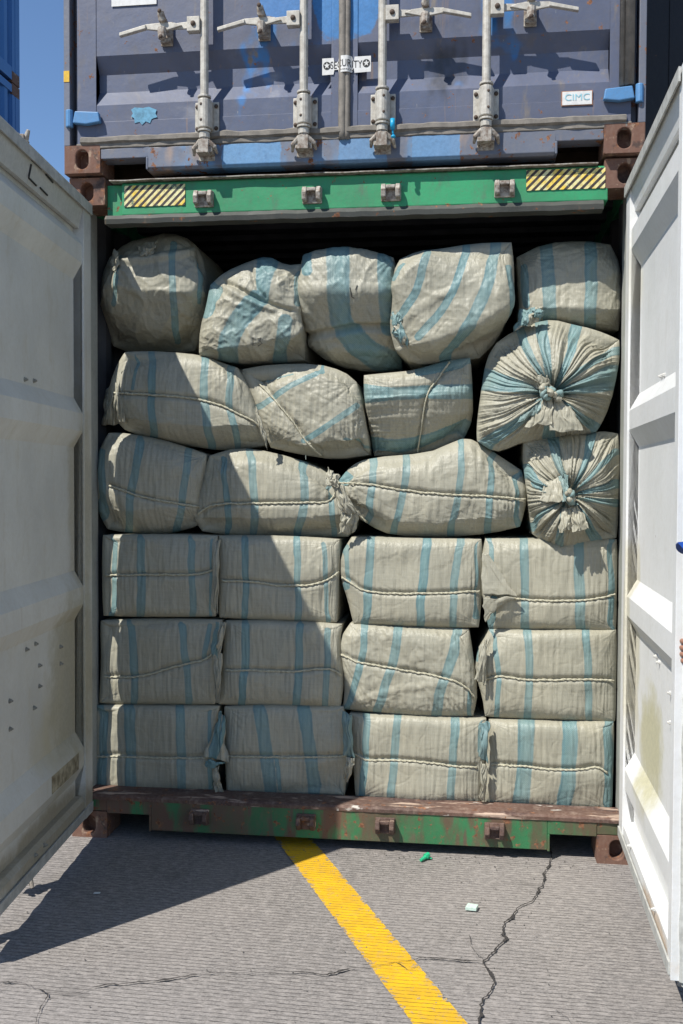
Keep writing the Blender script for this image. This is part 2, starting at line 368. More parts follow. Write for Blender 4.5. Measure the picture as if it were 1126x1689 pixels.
def crack(pts, w0, w1, seed, z=.008):
    P = [ground(*p)[:2] for p in pts]; out = []
    for a, b in zip(P[:-1], P[1:]):
        L = np.linalg.norm(b - a); n = max(3, int(L / .006))
        for i in range(n): out.append(a + (b - a) * i / n)
    out.append(P[-1]); out = np.array(out); g = MB(); vs_ = []; N = len(out)
    for i, p in enumerate(out):
        t = out[min(i + 1, N - 1)] - out[max(i - 1, 0)]; t /= np.linalg.norm(t) + 1e-9; nn = np.array([-t[1], t[0]])
        f = i / N; ww = (w0 + (w1 - w0) * f) * max(.30 if seed == 1 else .10, -.10 + 1.5 * abs(float(noise(i * .07, 1, seed)))) + .0003
        off = .014 * float(noise(i * .05, 5, seed)) + .005 * float(noise(i * .3, 8, seed))
        l = ww * (1 + .8 * float(noise(i * .7, 2, seed))); r = ww * (1 + .8 * float(noise(i * .7, 4, seed)))
        q = p + nn * off; vs_ += [(*(q + nn * l), z), (*(q - nn * r), z)]
    g.add(vs_, [(2 * i, 2 * i + 1, 2 * i + 3, 2 * i + 2) for i in range(N - 1)])
    g.build('ground_crack', M['crack'], kind='structure', fix=False)
crack([(908, 1402), (906, 1425), (893, 1462), (875, 1490), (853, 1503), (833, 1525), (826, 1545), (834, 1552), (818, 1575), (800, 1590), (812, 1622), (808, 1645), (794, 1662), (789, 1700), (780, 1750)], .0045, .0085, 1)
crack([(800, 1592), (772, 1588), (738, 1586), (700, 1583), (650, 1590), (600, 1600), (540, 1612), (470, 1606), (400, 1610), (330, 1612), (250, 1622), (175, 1630), (120, 1642), (76, 1640), (35, 1624), (-30, 1622)], .0036, .004, 2)
crack([(80, 1642), (66, 1665), (62, 1700)], .003, .003, 3)
crack([(690, 1594), (672, 1602), (652, 1592)], .002, .002, 4)
crack([(910, 1668), (935, 1685), (945, 1710)], .003, .003, 5)
crack([(800, 1590), (780, 1565), (772, 1545)], .0015, .001, 6)

# ------------------------------------------------------------------ container parts
def hole_plate(g, T, w_, h_, cx, cy, rx, ry, dep):
    """plate (0..w, 0..h) in T(u, v, d) with an oval hole that sinks to a dark pocket"""
    S = 32; outer = []; inner = []
    for k in range(S):
        a = 2 * math.pi * (k + .5) / S; c, s_ = math.cos(a), math.sin(a)
        m_ = max(abs(c), abs(s_)); ox = .5 + .5 * c / m_; oy = .5 + .5 * s_ / m_
        outer.append(T(w_ * ox, h_ * oy, 0))
        st = ry - rx; yy = s_ * rx + (st if s_ > 0 else -st)
        inner.append((cx + c * rx, cy + yy))
    rings = [outer, [T(x, y, 0) for x, y in inner], [T(x, y, dep) for x, y in inner]]
    vs_ = sum(rings, []); vs_.append(T(cx, cy, dep))
    fs = [(r * S + k, r * S + (k + 1) % S, (r + 1) * S + (k + 1) % S, (r + 1) * S + k) for r in range(2) for k in range(S)]
    fs += [(2 * S + k, 2 * S + (k + 1) % S, 3 * S) for k in range(S)]
    # square the plate corners
    for cxx, cyy in ((0, 0), (w_, 0), (w_, h_), (0, h_)):
        k = min(range(S), key=lambda q: np.linalg.norm(np.array(outer[q]) - np.array(T(cxx, cyy, 0))))
        k2 = min((q for q in range(S) if q != k), key=lambda q: np.linalg.norm(np.array(outer[q]) - np.array(T(cxx, cyy, 0))))
        vs_.append(T(cxx, cyy, 0)); fs.append((k, k2, len(vs_) - 1))
    g.add(vs_, fs)
def casting(x0, x1, y0, z0, parent, back=False, name='corner_casting'):
    """corner casting: oval apertures in the end face and in the outer side face"""
    g = MB(); d = .178; h = .118; wd = x1 - x0
    y1 = y0 + d
    if not back: hole_plate(g, lambda u, v, dd: (x0 + u, y0 + dd, z0 + v), wd, h, wd * .5, h * .5, .0285, .041, .06)
    else: g.add([(x0, y0, z0), (x1, y0, z0), (x1, y0, z0 + h), (x0, y0, z0 + h)], [(0, 1, 2, 3)])
    left = x0 < 1
    xs_ = x0 if left else x1; sg = 1 if left else -1
    hole_plate(g, lambda u, v, dd: (xs_ + sg * dd, y0 + u, z0 + v), d, h, d * .5, h * .5, .03, .04, .035)
    xo = x1 if left else x0
    g.add([(xo, y0, z0), (xo, y1, z0), (xo, y1, z0 + h), (xo, y0, z0 + h)], [(0, 1, 2, 3)])
    g.add([(x0, y1, z0), (x1, y1, z0), (x1, y1, z0 + h), (x0, y1, z0 + h)], [(0, 1, 2, 3)])
    for zz in (z0, z0 + h): g.add([(x0, y0, zz), (x1, y0, zz), (x1, y1, zz), (x0, y1, zz)], [(0, 1, 2, 3)])
    return g.build(name, M['rust'], parent, bevel=.005)

W, H = 2.438, 2.896
DOOR_W, DZ0, DZ1 = 1.163, .12, 2.78
RIBS = (.395, 1.09, 1.828, 2.54)
def door(parent, T, mp, msub, ox, z0, u_start=-.0, rods=True, outer_detail=True, name='door', hand=1, bolts=(), mgask=None, mgalv=None, label=None, mhinge=None):
    """T(u, n, z): u from the hinge, n inwards (0 = outer skin), z in the container"""
    g = MB(T); TH = .05; w_ = DOOR_W; zb, zt = DZ0, DZ1
    # corrugated sheet: outer surface and inner surface 2.5 mm apart
    prof = [(zb + .03, .002)]
    for c in RIBS:
        prof += [(c - .105, .002), (c - .038, .040), (c + .038, .040), (c + .105, .002)]
    prof[-1] = (RIBS[-1] + .095, .002)
    prof += [(zt - .115, .004)]
    a, b = .085, w_ - .055
    loop = [(n_, z) for z, n_ in prof] + [(n_ + .0028, z) for z, n_ in prof[::-1]]
    g.prism(loop, 0, a, b)
    # stiles
    g.box(u_start, a, 0, TH, zb, zt); g.box(b, w_, 0, TH, zb, zt)
    # bottom rail and top rail with an inner face that leans outwards
    g.prism([(.0, zb), (.046, zb), (.046, zb + .085), (.030, zb + .10), (.0, zb + .10)], 0, a, b)
    g.prism([(.0, zt - .11), (.012, zt - .13), (.030, zt - .13), (.055, zt - .005), (.055, zt), (0, zt)], 0, a, b)
    d = g.build(name, mp, parent, bevel=.0025, label=label)
    mg_ = mgask or M['rubber']
    q = MB(T)   # rubber seal round the leaf, with lips past the edges
    def wavy(pts_fn, n=60):
        q.sweep([pts_fn(i / n) for i in range(n + 1)], [.017 + .004 * float(noise(i * .31, z0 + ox)) for i in range(n + 1)], 6)
    wavy(lambda f: (u_start + .0 + (w_ - u_start) * f, .004 + .004 * float(noise(f * 14, 2 + ox)), zb - .006 + .004 * float(noise(f * 9, 7 + ox))))
    if z0 > 1:
        wavy(lambda f: (u_start + .02 + (w_ - u_start - .03) * f, -.006 + .005 * float(noise(f * 17, 3 + ox)), zb + .018 + .004 * float(noise(f * 8, 4 + ox))))
    wavy(lambda f: (w_ - .004, .012, zb + (zt - zb) * f), 80)
    wavy(lambda f: (u_start + (w_ - u_start) * f, .022, zt + .004))
    q.box(u_start + .01, w_ - .012, TH, TH + .006, zb + .012, zb + .05); q.box(u_start + .01, w_ - .012, TH + .005, TH + .011, zt - .05, zt - .008)
    q.build('seal', mg_, d, smooth=False)
    mgv = mgalv or M['galv']
    if rods:
        for ri, u in enumerate((.578, 1.0)):
            q = MB(T); yr = -.052
            q.sweep([(u, yr, zb - .015), (u, yr, zt + .01)], .0175, 14)
            for zz in (.283, .142): q.sweep([(u, yr, zz - .004), (u, yr, zz + .004)], .0285, 14)
            q.sweep([(u, yr, .112), (u, yr, .135)], .023, 12)
            r_ = q.build('lock_rod', mgv, d, smooth=False, bevel=.001)
            for zz in (.212, 1.42, 2.55):
                q = MB(T)
                q.box(u - .052, u + .052, -.012, -.001, zz - .066, zz + .066)
                q.sweep([(u, yr, zz - .060), (u, yr, zz + .060)], .0275, 16)
                q.box(u - .030, u + .030, yr, -.012, zz - .058, zz + .058)
                q.build('rod_bracket', mgv, d, bevel=.004)
                if zz < 1 and z0 > 1:
                    for du in (-.041, .041):
                        for dz in (-.046, .046): q = MB(T); q.ball((u + du, -.014, zz + dz), .009, (1, .8, 1), 8, 6); q.build('bolt', M['bolt'], d, smooth=True)
                    for dz in (-.03, .035): q = MB(T); q.ball((u - .008, yr - .026, zz + dz), .006, (1, .6, 1), 8, 6); q.build('grease_hole', M['bolt'], d, smooth=True)
            for top in (0, 1):   # cams: two curved claws
                q = MB(T); zc = zb - .045 if not top else zt + .058; s_ = -1 if not top else 1
                q.sweep([(u, yr, zc - s_ * .05), (u, yr, zc - s_ * .005)], .019, 10)
                q.prism([(yr - .022, zc - .028), (yr + .035, zc - .028), (yr + .035, zc + .028), (yr - .022, zc + .028)], 0, u - .022, u + .022)
                q.sweep([(u - .015, yr - .01, zc - s_ * .022), (u - .045, yr + .0, zc + s_ * .004), (u - .052, yr + .028, zc + s_ * .024)], [.012, .011, .006], 8)
                q.sweep([(u + .015, yr - .01, zc - s_ * .022), (u + .043, yr + .0, zc + s_ * .0), (u + .048, yr + .028, zc + s_ * .018)], [.012, .011, .006], 8)
                q.sweep([(u, yr + .03, zc), (u + .012, yr + .05, zc + s_ * .045)], [.014, .007], 8)
                q.build('cam', M['galvdirty'] if mgalv is None else mgalv, d, bevel=.002)
            zh = .578; q = MB(T)     # handle: hub on the rod, flat bar, grip
            q.box(u - .068, u - .014, yr - .028, yr + .006, zh - .030, zh + .030)
            q.prism([(u - .06, zh - .014), (u - .06, zh + .016), (u - .165, zh + .008), (u - .165, zh - .012)], 1, yr - .014, yr - .004)
            q.prism([(u - .165, zh + .014), (u - .12, zh + .010), (u - .09, zh - .002), (u - .17, zh - .022), (u - .25, zh - .010), (u - .25, zh + .010)], 1, yr - .022, yr - .010)
            q.prism([(u - .245, zh + .006), (u - .36, zh - .022), (u - .36, zh - .036), (u - .245, zh - .010)], 1, yr - .030, yr - .008)
            q.build('handle', mgv, d, bevel=.002)
            q = MB(T); q.ball((u - .041, yr - .030, zh), .011, (1, .7, 1), 10, 6); q.build('handle_bolt', M['bolt'], d, smooth=True)
            q = MB(T); uc = u - .175  # handle catch: plate, loop above and tongue below
            q.box(uc - .026, uc + .026, -.010, -.001, zh - .055, zh + .045)
            q.sweep([(uc, -.005, zh + .02), (uc, yr - .03, zh + .028), (uc - .004, yr - .034, zh + .052)], [.016, .017, .014], 10)
            q.sweep([(uc + .0, yr + .012, zh - .0), (uc + .0, yr - .028, zh - .02), (uc + .002, yr - .032, zh - .058)], [.014, .019, .016], 10)
            q.box(uc - .022, uc + .022, yr + .02, -.010, zh - .05, zh - .03)
            q.build('handle_catch', M['galvdirty'] if mgalv is None else mgalv, d, bevel=.003)
            for pc in ((uc + .002, yr - .050, zh - .056), (uc - .004, yr - .049, zh + .05)): q = MB(T); q.ball(pc, .009, (1, .6, 1), 8, 6); q.build('catch_pin', M['bolt'], d, smooth=True)
    for zz in (.23, 1.15, 1.82, 2.52):
        q = MB(T)
        q.prism([(.112, zz - .020), (.105, zz + .022), (.05, zz + .026), (.0, zz + .030), (-.010, zz - .020), (.05, zz - .028)], 1, -.030, -.003)
        q.sweep([(-.030, -.012, zz - .034), (-.030, -.012, zz + .04)], .016, 12)
        q.build('hinge', mhinge or mp, d, bevel=.004)
    return d, T

def corr_wall(g, axis, fixed, a0, a1, z0, z1, depth=.036, pitch=.278, out=1):
    """corrugated sheet: vertical trapezoid flutes"""
    pts = []; a = a0
    while a < a1 - 1e-6:
        for da, dd in ((0, 0), (pitch * .25, 0), (pitch * .5, depth), (pitch * .75, depth)):
            if a + da < a1: pts.append((a + da, dd))
        a += pitch
    pts.append((a1, 0)); vs_ = []
    for z in (z0, z1):
        for p, dd in pts:
            f = fixed + out * dd; vs_.append((p, f, z) if axis == 0 else (f, p, z))
    n = len(pts); g.add(vs_, [(i, i + 1, n + i + 1, n + i) for i in range(n - 1)])

def container(name, label, x0, y0, z0, mats, L=6.06, group=None, front='open', ledge=True):
    """returns root and a converter for local coordinates"""
    root = empty(name, (x0, y0, z0), label, 'shipping container', group)
    P = lambda x, y, z: (x0 + x, y0 + y, z0 + z)
    mb = lambda: MB(P)
    # castings
    for zz in (0, H - .118):
        for xa, xb in ((0, .162), (W - .162, W)):
            casting(x0 + xa, x0 + xb, y0, z0 + zz, root)
            casting(x0 + xa, x0 + xb, y0 + L - .178, z0 + zz, root, back=True)
    for xa, s in ((0, 1), (W, -1)):
        for yy, tail in ((0, 1), (L, -1)):
            g = mb(); 
            g.box(min(xa, xa + s * .028), max(xa, xa + s * .028), min(yy, yy + tail * .10), max(yy, yy + tail * .10), .118, H - .118)
            g.box(min(xa + s * .004, xa + s * .062), max(xa + s * .004, xa + s * .062), min(yy + tail * .10, yy + tail * .17), max(yy + tail * .10, yy + tail * .17), .118, H - .118)
            g.box(min(xa + s * .028, xa + s * .062), max(xa + s * .028, xa + s * .062), min(yy + tail * .06, yy + tail * .10), max(yy + tail * .06, yy + tail * .10), .118, H - .118)
            g.build('corner_post', mats['post'], root, bevel=.003)
    # side walls
    for xa, o_ in ((.012, 1), (W - .012, -1)):
        g = mb(); corr_wall(g, 1, xa, .17, L - .17, .15, H - .09, out=o_); g.build('side_wall', mats['wall'], root, fix=False)
        g = mb(); xx = (0.002, .05) if o_ > 0 else (W - .05, W - .002)
        g.box(*xx, .178, L - .178, .02, .155); g.box(*xx, .178, L - .178, H - .10, H - .02); g.build('side_rail', mats['body'], root, bevel=.003)
    g = mb(); corr_wall(g, 0, L - .05, .062, W - .062, .15, H - .09, out=-1); g.box(.162, W - .162, L - .07, L - .005, .02, .15); g.box(.162, W - .162, L - .07, L - .005, H - .12, H - .02)
    g.build('end_wall', mats['wall'], root, fix=False)
    g = mb(); pts = []; y = .13       # roof: transverse swages
    while y < L - .1: pts += [(y, H - .045), (y + .07, H - .045), (y + .09, H - .022), (y + .19, H - .022)]; y += .209
    n = len(pts); vs_ = [(x, p[0], p[1]) for x in (.05, W - .05) for p in pts]
    g.add(vs_, [(i, i + 1, n + i + 1, n + i) for i in range(n - 1)]); g.build('roof', mats['wall'], root, fix=False)
    g = mb(); g.box(.05, W - .05, .125, L - .07, .125, .165)
    for k in range(18): g.box(.06, W - .06, .35 + k * .31, .40 + k * .31, .03, .124)
    g.build('floor', M['floor'], root)
    return root, P

# ---- lower container, doors open
lm = dict(post=M['grey_post'], wall=M['dark'], body=M['green'])
low, LP = container('shipping_container', 'green framed container with open white doors, packed with striped sacks, at ground level', 0, 0, 0, lm)
# rear header
g = MB(); g.prism([(0.002, 2.864), (.0, 2.732), (.006, 2.728), (.085, 2.728), (.085, 2.872), (.012, 2.872)], 0, .238, W - .148)
g.box(.162, .238, .03, .085, 2.73, 2.87)
hd = g.build('header', M['green'], low, bevel=.003)
g = MB(); n = 70
lip = [(.165 + (W - .33) * i / n, -.010 + .003 * float(noise(i * .3, 3)), 2.7 + .003 * float(noise(i * .37, 1))) for i in range(n + 1)]
vs_ = []
for x, y, z in lip: vs_ += [(x, y, z - .008), (x, y - .004, z + .012), (x, .001, z + .031), (x, .06, z + .03), (x, .06, z - .008)]
g.add(vs_, [(i * 5 + k, i * 5 + (k + 1) % 5, (i + 1) * 5 + (k + 1) % 5, (i + 1) * 5 + k) for i in range(n) for k in range(5)])
g.build('header_gutter', M['gutter'], low)
g = MB(); vs_ = []; n = 60    # bent top flange of the header, seen as a thin bright line
for i in range(n + 1):
    x = .19 + (W - .38) * i / n; zz = 2.8725 + .0025 * float(noise(i * .25, 9)); yy = -.024 + .003 * float(noise(i * .2, 5))
    vs_ += [(x, yy, zz), (x, .03, zz + .001), (x, .03, zz + .005), (x, yy, zz + .004)]
g.add(vs_, [(i * 4 + k, i * 4 + (k + 1) % 4, (i + 1) * 4 + (k + 1) % 4, (i + 1) * 4 + k) for i in range(n) for k in range(4)])
g.build('header_flange', M['galvdirty'], low)
for (xa, xb, za, zb_) in ((.251, .521, 2.765, 2.856), (1.963, 2.279, 2.778, 2.861)):
    g = MB(); vs_ = []; n = 24
    for i in range(n + 1):
        x = xa + (xb - xa) * i / n; vs_ += [(x, -.0035, za + .003 * float(noise(i * .8, 4))), (x, -.0020, zb_), (x, .0, zb_), (x, .0, za)]
    g.add(vs_, [(i * 4 + k, i * 4 + (k + 1) % 4, (i + 1) * 4 + (k + 1) % 4, (i + 1) * 4 + k) for i in range(n) for k in range(4)] + [(0, 1, 2, 3), tuple(n * 4 + k for k in range(4))])
    g.build('hazard_sticker', M['hazard'], low)
def keeper(x, z, parent, up, mat):
    g = MB()
    g.box(x - .042, x + .042, -.010, .002, z - .034, z + .034)
    for s in (-1, 1):
        g.prism([(-.008, z - .030), (-.040, z - .024), (-.046, z + .006), (-.032, z + .032), (-.008, z + .034)] if up else
                [(-.008, z + .030), (-.044, z + .026), (-.050, z - .004), (-.030, z - .030), (-.008, z - .034)], 0, x + s * .030 - .010, x + s * .030 + .010)
    g.box(x - .02, x + .02, -.036, -.008, z + .012, z + .028)
    g.build('cam_keeper', mat, parent, bevel=.004)
for x in (.606, 1.074, 1.407, 1.875): keeper(x, 2.786, low, True, M['galvdirty'])
# rear sill with fork-lift notches
g = MB()
g.box(.365, 2.075, .0, .09, .045, .173)
g.box(.162, .365, .0, .09, .112, .173); g.box(2.075, W - .162, .0, .09, .112, .173)
g.box(.062, .162, .004, .09, .120, .173); g.box(W - .162, W - .062, .004, .09, .120, .173)
g.box(.355, .365, -.002, .3, .04, .112); g.box(2.075, 2.085, -.002, .3, .04, .112)
sill = g.build('sill', M['green_worn'], low, bevel=.003)
g = MB(); vs_ = []; n = 120
for i in range(n + 1):
    x = .062 + (W - .124) * i / n; e = .003 * float(noise(i * .4, 6)); f_ = .002 * float(noise(i * .9, 2))
    vs_ += [(x, -.005 + e, .172), (x, -.006 + e, .186 + f_), (x, .004 + e, .194 + f_), (x, .034, .196), (x, .125, .197), (x, .125, .172)]
g.add(vs_, [(i * 6 + k, i * 6 + (k + 1) % 6, (i + 1) * 6 + (k + 1) % 6, (i + 1) * 6 + k) for i in range(n) for k in range(6)] + [tuple(range(6)), tuple(n * 6 + k for k in range(6))])
g.build('threshold', M['rustledge'], low)
for x in (.586, 1.056, 1.396, 1.856): keeper(x, .118, low, False, M['rustledge'])

aL, aR = 1.483, 1.545
hL = (.053, -.03); hR = (2.412, -.03)
TL = lambda u, n, z: (hL[0] + math.cos(aL) * u + math.sin(aL) * n, hL[1] - math.sin(aL) * u + math.cos(aL) * n, z)
TR = lambda u, n, z: (hR[0] - math.cos(aR) * u - math.sin(aR) * n, hR[1] - math.sin(aR) * u + math.cos(aR) * n, z)
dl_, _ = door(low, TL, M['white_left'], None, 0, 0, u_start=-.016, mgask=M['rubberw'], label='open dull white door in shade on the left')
dr_, _ = door(low, TR, M['white'], None, 3, 0, u_start=-.016, mgask=M['rubberw'], label='open white door in the sun on the right')
def bolts(T, d, pts, mat):
    for u, z in pts:
        g = MB(T); n0 = .0045
        if z < .26: n0 = .046
        g.sweep([(u, n0, z), (u, n0 + .002, z)], .0095, 10); g.sweep([(u, n0 + .002, z), (u, n0 + .008, z)], .0070, 6); g.sweep([(u, n0 + .008, z), (u, n0 + .014, z)], .0040, 6)
        g.build('bolt', mat, d)
bolts(TR, dr_, [(.61, 1.945), (.66, 1.943), (.585, .975), (.64, .965), (.86, .905), (.868, .812), (.985, .715), (.985, .62), (.30, .2), (.86, .2)], M['boltw'])
bolts(TL, dl_, [(.665, 1.95), (.571, 1.955), (.665, .955), (.571, .96), (.53, .87), (.53, .79), (.28, .90), (.28, .83), (.83, .80), (.59, .72), (.83, .70), (.70, .2), (.60, .2)], M['boltdull'])
# remains of a placard on the lower rib of the left door and scribbled letters on its top rail
g = MB(TL); g.add([(.16, .0425, .360), (.50, .0425, .360), (.50, .0425, .430), (.16, .0425, .430), (.16, .0435, .360), (.50, .0435, .360), (.50, .0435, .430), (.16, .0435, .430)],
                  [(0, 1, 2, 3), (4, 5, 6, 7), (0, 1, 5, 4), (2, 3, 7, 6), (1, 2, 6, 5), (0, 3, 7, 4)])
g.build('placard_residue', plain('old_glue_residue', (.42, .38, .27), .9, 0, .6, 28, .002, alt=(.16, .13, .08)), dl_)
g = MB(TL)
for a, b in (((.70, 2.735), (.60, 2.735)), ((.70, 2.72), (.70, 2.675)), ((.55, 2.73), (.47, 2.725)), ((.70, 2.672), (.62, 2.668)), ((.58, 2.672), (.50, 2.668))):
    nn = lambda z: .030 + (z - (DZ1 - .13)) / .125 * .025 + .0035
    g.sweep([(a[0], nn(a[1]), a[1]), (b[0], nn(b[1]), b[1])], .0035, 5)
g.build('marking', M['black'], dl_)

# ---- upper container, doors closed
um = dict(post=M['blue_sill'], wall=M['blue'], body=M['blue'])
UX0, UY0, UZ0 = -.008, -.034, 2.907
up, UP = container('shipping_container', 'faded blue container with closed doors and four lock rods, stacked on the green one', UX0, UY0, UZ0, um)
g = MB(UP)
prof = [(.0, .118), (.0, -.012), (.012, -.020), (.10, -.020), (.10, .118)]
g.prism([(.004, .10), (.0, .014), (.012, .004), (.09, .004), (.09, .10)], 0, .375, 2.083)
g.box(.162, .375, .004, .09, .058, .10); g.box(2.083, W - .162, .004, .09, .058, .10)
g.box(.366, .3755, -.001, .3, .006, .058); g.box(2.0825, 2.092, -.001, .3, .006, .058)
g.build('sill', M['blue_sill'], up, bevel=.003)
g = MB(UP); g.box(.062, W - .062, .002, .09, H - .12, H - .02); g.build('header', M['blue'], up, bevel=.003)
YD = .012
TUL = lambda u, n, z: (UX0 + .056 + u, UY0 + YD + n, UZ0 + z)
TUR = lambda u, n, z: (UX0 + W - .056 - u, UY0 + YD + n, UZ0 + z)
du_l, _ = door(up, TUL, M['blue'], None, 5, UZ0, mhinge=M['blue_hinge'], label='closed left door with white lock rods')
du_r, _ = door(up, TUR, M['blue'], None, 8, UZ0, mhinge=M['blue_hinge'], label='closed right door with a small plate near its lower corner')
g = MB(UP); n = 90
for xx, r0 in ((1.212, .017), (1.232, .013)):
    g.sweep([(xx + .002 * float(noise(i * .2, xx * 9)), .004, .10 + 2.6 * i / n) for i in range(n + 1)], [r0 + .002 * float(noise(i * .5, 4)) for i in range(n + 1)], 8)
g.build('centre_seal', M['rubber'], up, smooth=True)
# keepers under the upper doors
for u in (.578, 1.0):
    for T_ in (TUL, TUR):
        g = MB(T_)
        g.box(u - .035, u + .035, -.014, -.001 + -.008, .03, .10)
        g.box(u - .035, u - .020, -.060, -.012, .052, .098); g.box(u + .020, u + .035, -.060, -.012, .052, .098)
        g.build('cam_keeper', M['galvdirty'], up, bevel=.004)
# vertical rubber strip beside the right post
g = MB(UP); g.sweep([(2.372, .0, .27), (2.372, .0, 2.7)], .020, 10); g.sweep([(2.345, .006, .27), (2.345, .006, 2.7)], .012, 8); g.build('edge_seal', M['rubber'], up, smooth=True)
# sticker SECURITY across the door joint
def prof_y(x):
    return -.0045 - .021 * math.exp(-((x - (UX0 + 1.222)) / .024) ** 4)
def text_mesh(txt, size):
    c = bpy.data.curves.new('lettering', 'FONT'); c.body = txt; c.size = size; c.extrude = 0; c.resolution_u = 4
    o = bpy.data.objects.new('lettering_tmp', c); scene.collection.objects.link(o)
    dg = bpy.context.evaluated_depsgraph_get(); me = bpy.data.meshes.new_from_object(o.evaluated_get(dg))
    bpy.data.objects.remove(o); bpy.data.curves.remove(c)
    bm = bmesh.new(); bm.from_mesh(me); bmesh.ops.triangulate(bm, faces=bm.faces); bmesh.ops.subdivide_edges(bm, edges=[e for e in bm.edges if e.calc_length() > size * .25], cuts=2)
    V = np.array([v.co[:] for v in bm.verts]); F = [[v.index for v in f.verts] for f in bm.faces]; bm.verts.index_update(); bm.free()
    return V, F
xa, xb, za, zb_ = 1.118, 1.322, 3.276, 3.345
g = MB(); n = 60; vs_ = []
for i in range(n + 1):
    x = xa + (xb - xa) * i / n; yy = UY0 + YD + prof_y(x) - .001; sl = .006 * (x - xa) / (xb - xa)
    cut = 0 if abs(x - 1.178) > .010 and abs(x - 1.25) > .004 else .018
    vs_ += [(x, yy, za + sl + cut), (x, yy, zb_ + sl * .3 - cut), (x, yy + .001, zb_ + sl * .3 - cut), (x, yy + .001, za + sl + cut)]
g.add(vs_, [(i * 4 + k, i * 4 + (k + 1) % 4, (i + 1) * 4 + (k + 1) % 4, (i + 1) * 4 + k) for i in range(n) for k in range(4)])
st = g.build('security_sticker', M['wsticker'], up)
V, F = text_mesh('SECURITY', .042); V[:, 0] = (V[:, 0] - V[:, 0].min()) / np.ptp(V[:, 0]); V[:, 1] = (V[:, 1] - V[:, 1].min()) / np.ptp(V[:, 1])
g = MB(); g.add([(1.153 + .133 * p[0], UY0 + YD + prof_y(1.153 + .133 * p[0]) - .002, 3.300 + .030 * p[1]) for p in V], F)
g.build('lettering', M['black'], st, fix=False)
g = MB()
for k in range(7):
    x0_ = 1.198 + .0075 * k; g.box(x0_, x0_ + .005, UY0 + YD + prof_y(x0_ + .002) - .002, UY0 + YD + prof_y(x0_ + .002), 3.288, 3.291)
g.build('small_print', M['black'], st)
for cx in (1.138, 1.303):
    g = MB(); S = 20; yy = UY0 + YD + prof_y(cx) - .0022; vs_ = []; cz = 3.314 + (.003 if cx > 1.2 else 0)
    for k in range(S): a = 2 * math.pi * k / S; vs_.append((cx + .0155 * math.cos(a), yy, cz + .0165 * math.sin(a)))
    star = [(cx + (.013 if k % 2 == 0 else .0055) * math.sin(math.pi * k / 5), yy - .001, cz + (.014 if k % 2 == 0 else .0058) * math.cos(math.pi * k / 5)) for k in range(10)]
    g.add(vs_, [tuple(range(S))]); g.build('star_disc', M['black'], st, fix=False)
    g = MB(); g.add(star + [(cx, yy - .001, cz)], [(k, (k + 1) % 10, 10) for k in range(10)]); g.build('star', M['wsticker'], st, fix=False)
# maker's plate on the right door
g = MB(); yy = UY0 + YD - .001
g.box(2.099, 2.222, yy - .003, yy, 3.106, 3.165); g.build('plate_edge', M['orange'], du_r)
g = MB(); g.box(2.102, 2.219, yy - .005, yy - .002, 3.109, 3.162); pl = g.build('maker_plate', M['wsticker'], du_r)
V, F = text_mesh('CIMC', .04); V[:, 0] = (V[:, 0] - V[:, 0].min()) / np.ptp(V[:, 0]); V[:, 1] = (V[:, 1] - V[:, 1].min()) / np.ptp(V[:, 1])
g = MB(); g.add([(2.112 + .098 * p[0], yy - .0065, 3.126 + .026 * p[1]) for p in V], F); g.build('plate_lettering', M['cyan'], du_r, fix=False)
# label high on the left door, paint patch, yellow mark
g = MB(); g.box(.204, .403, yy - .002, yy, 3.612, 3.70); g.build('data_label', M['wsticker'], du_l)
g = MB(); pp = [ray(px, py, yy - .0015) for px, py in ((216, 181), (222, 177), (236, 178), (245, 176), (258, 181), (256, 187), (259, 193), (250, 196), (247, 203), (240, 200), (234, 206), (230, 201), (222, 203), (221, 195), (216, 192), (219, 187))]
pp2 = [p + np.array([0, .0016, 0]) for p in pp]; n = len(pp); g.add([*map(tuple, pp), *map(tuple, pp2)], [tuple(range(n)), tuple(range(2 * n - 1, n - 1, -1))] + [(i, i + n, (i + 1) % n + n, (i + 1) % n) for i in range(n)])
g.build('paint_patch', M['pblue'], du_l)
g = MB(); g.box(-.007, .018, UY0 - .002, UY0 - .0, 3.298, 3.345); g.build('yellow_mark', M['ysticker'], up)
# blue plastic bolt seal hanging at the third lock rod
g = MB(); g.sweep([(1.420, -.115, 3.052), (1.420, -.115, 3.010)], .0095, 10); g.sweep([(1.420, -.115, 3.012), (1.423, -.112, 2.985)], .004, 8); g.ball((1.423, -.112, 2.982), .010, (1, 1, .7), 8, 6)
g.build('bolt_seal', plain('cyan_plastic', (.01, .34, .58), .4), up, smooth=True)

# ---- neighbours
nm = dict(post=M['nblue'], wall=M['nblue'], body=M['nblue'])
def neighbour(x, y, z, mts, label, grp):
    r, P = container('shipping_container', label, x, y, z, mts, group=grp)
    g = MB(P); g.box(.063, W - .063, .035, .050, .118, H - .118)
    g.box(.30, .32, .030, .036, .2, H - .2); g.box(W - .36, W - .34, .030, .036, .2, H - .2)
    g.build('end_panel', mts['wall'], r, bevel=.003)
    g = MB(P); g.box(.162, W - .162, .0, .09, .02, .117); g.box(.162, W - .162, .0, .09, H - .117, H - .02); g.build('end_rails', mts['body'], r, bevel=.003)
neighbour(-3.07 - W, -.05, 0, nm, 'blue container on the ground, lowest of the stack beyond the open left door', None)
neighbour(-3.07 - W, -.05, H + .01, nm, 'blue container in the middle of the stack beyond the left door', None)
neighbour(-3.07 - W, -.05, 2 * (H + .01), nm, 'plain blue container seen at the upper left edge against the sky', None)
nb = dict(post=M['nshade'], wall=M['nshade'], body=M['nshade'])
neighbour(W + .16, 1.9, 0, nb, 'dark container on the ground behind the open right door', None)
neighbour(W + .16, 1.9, H + .01, nb, 'dark container in shade right of the blue one', None)

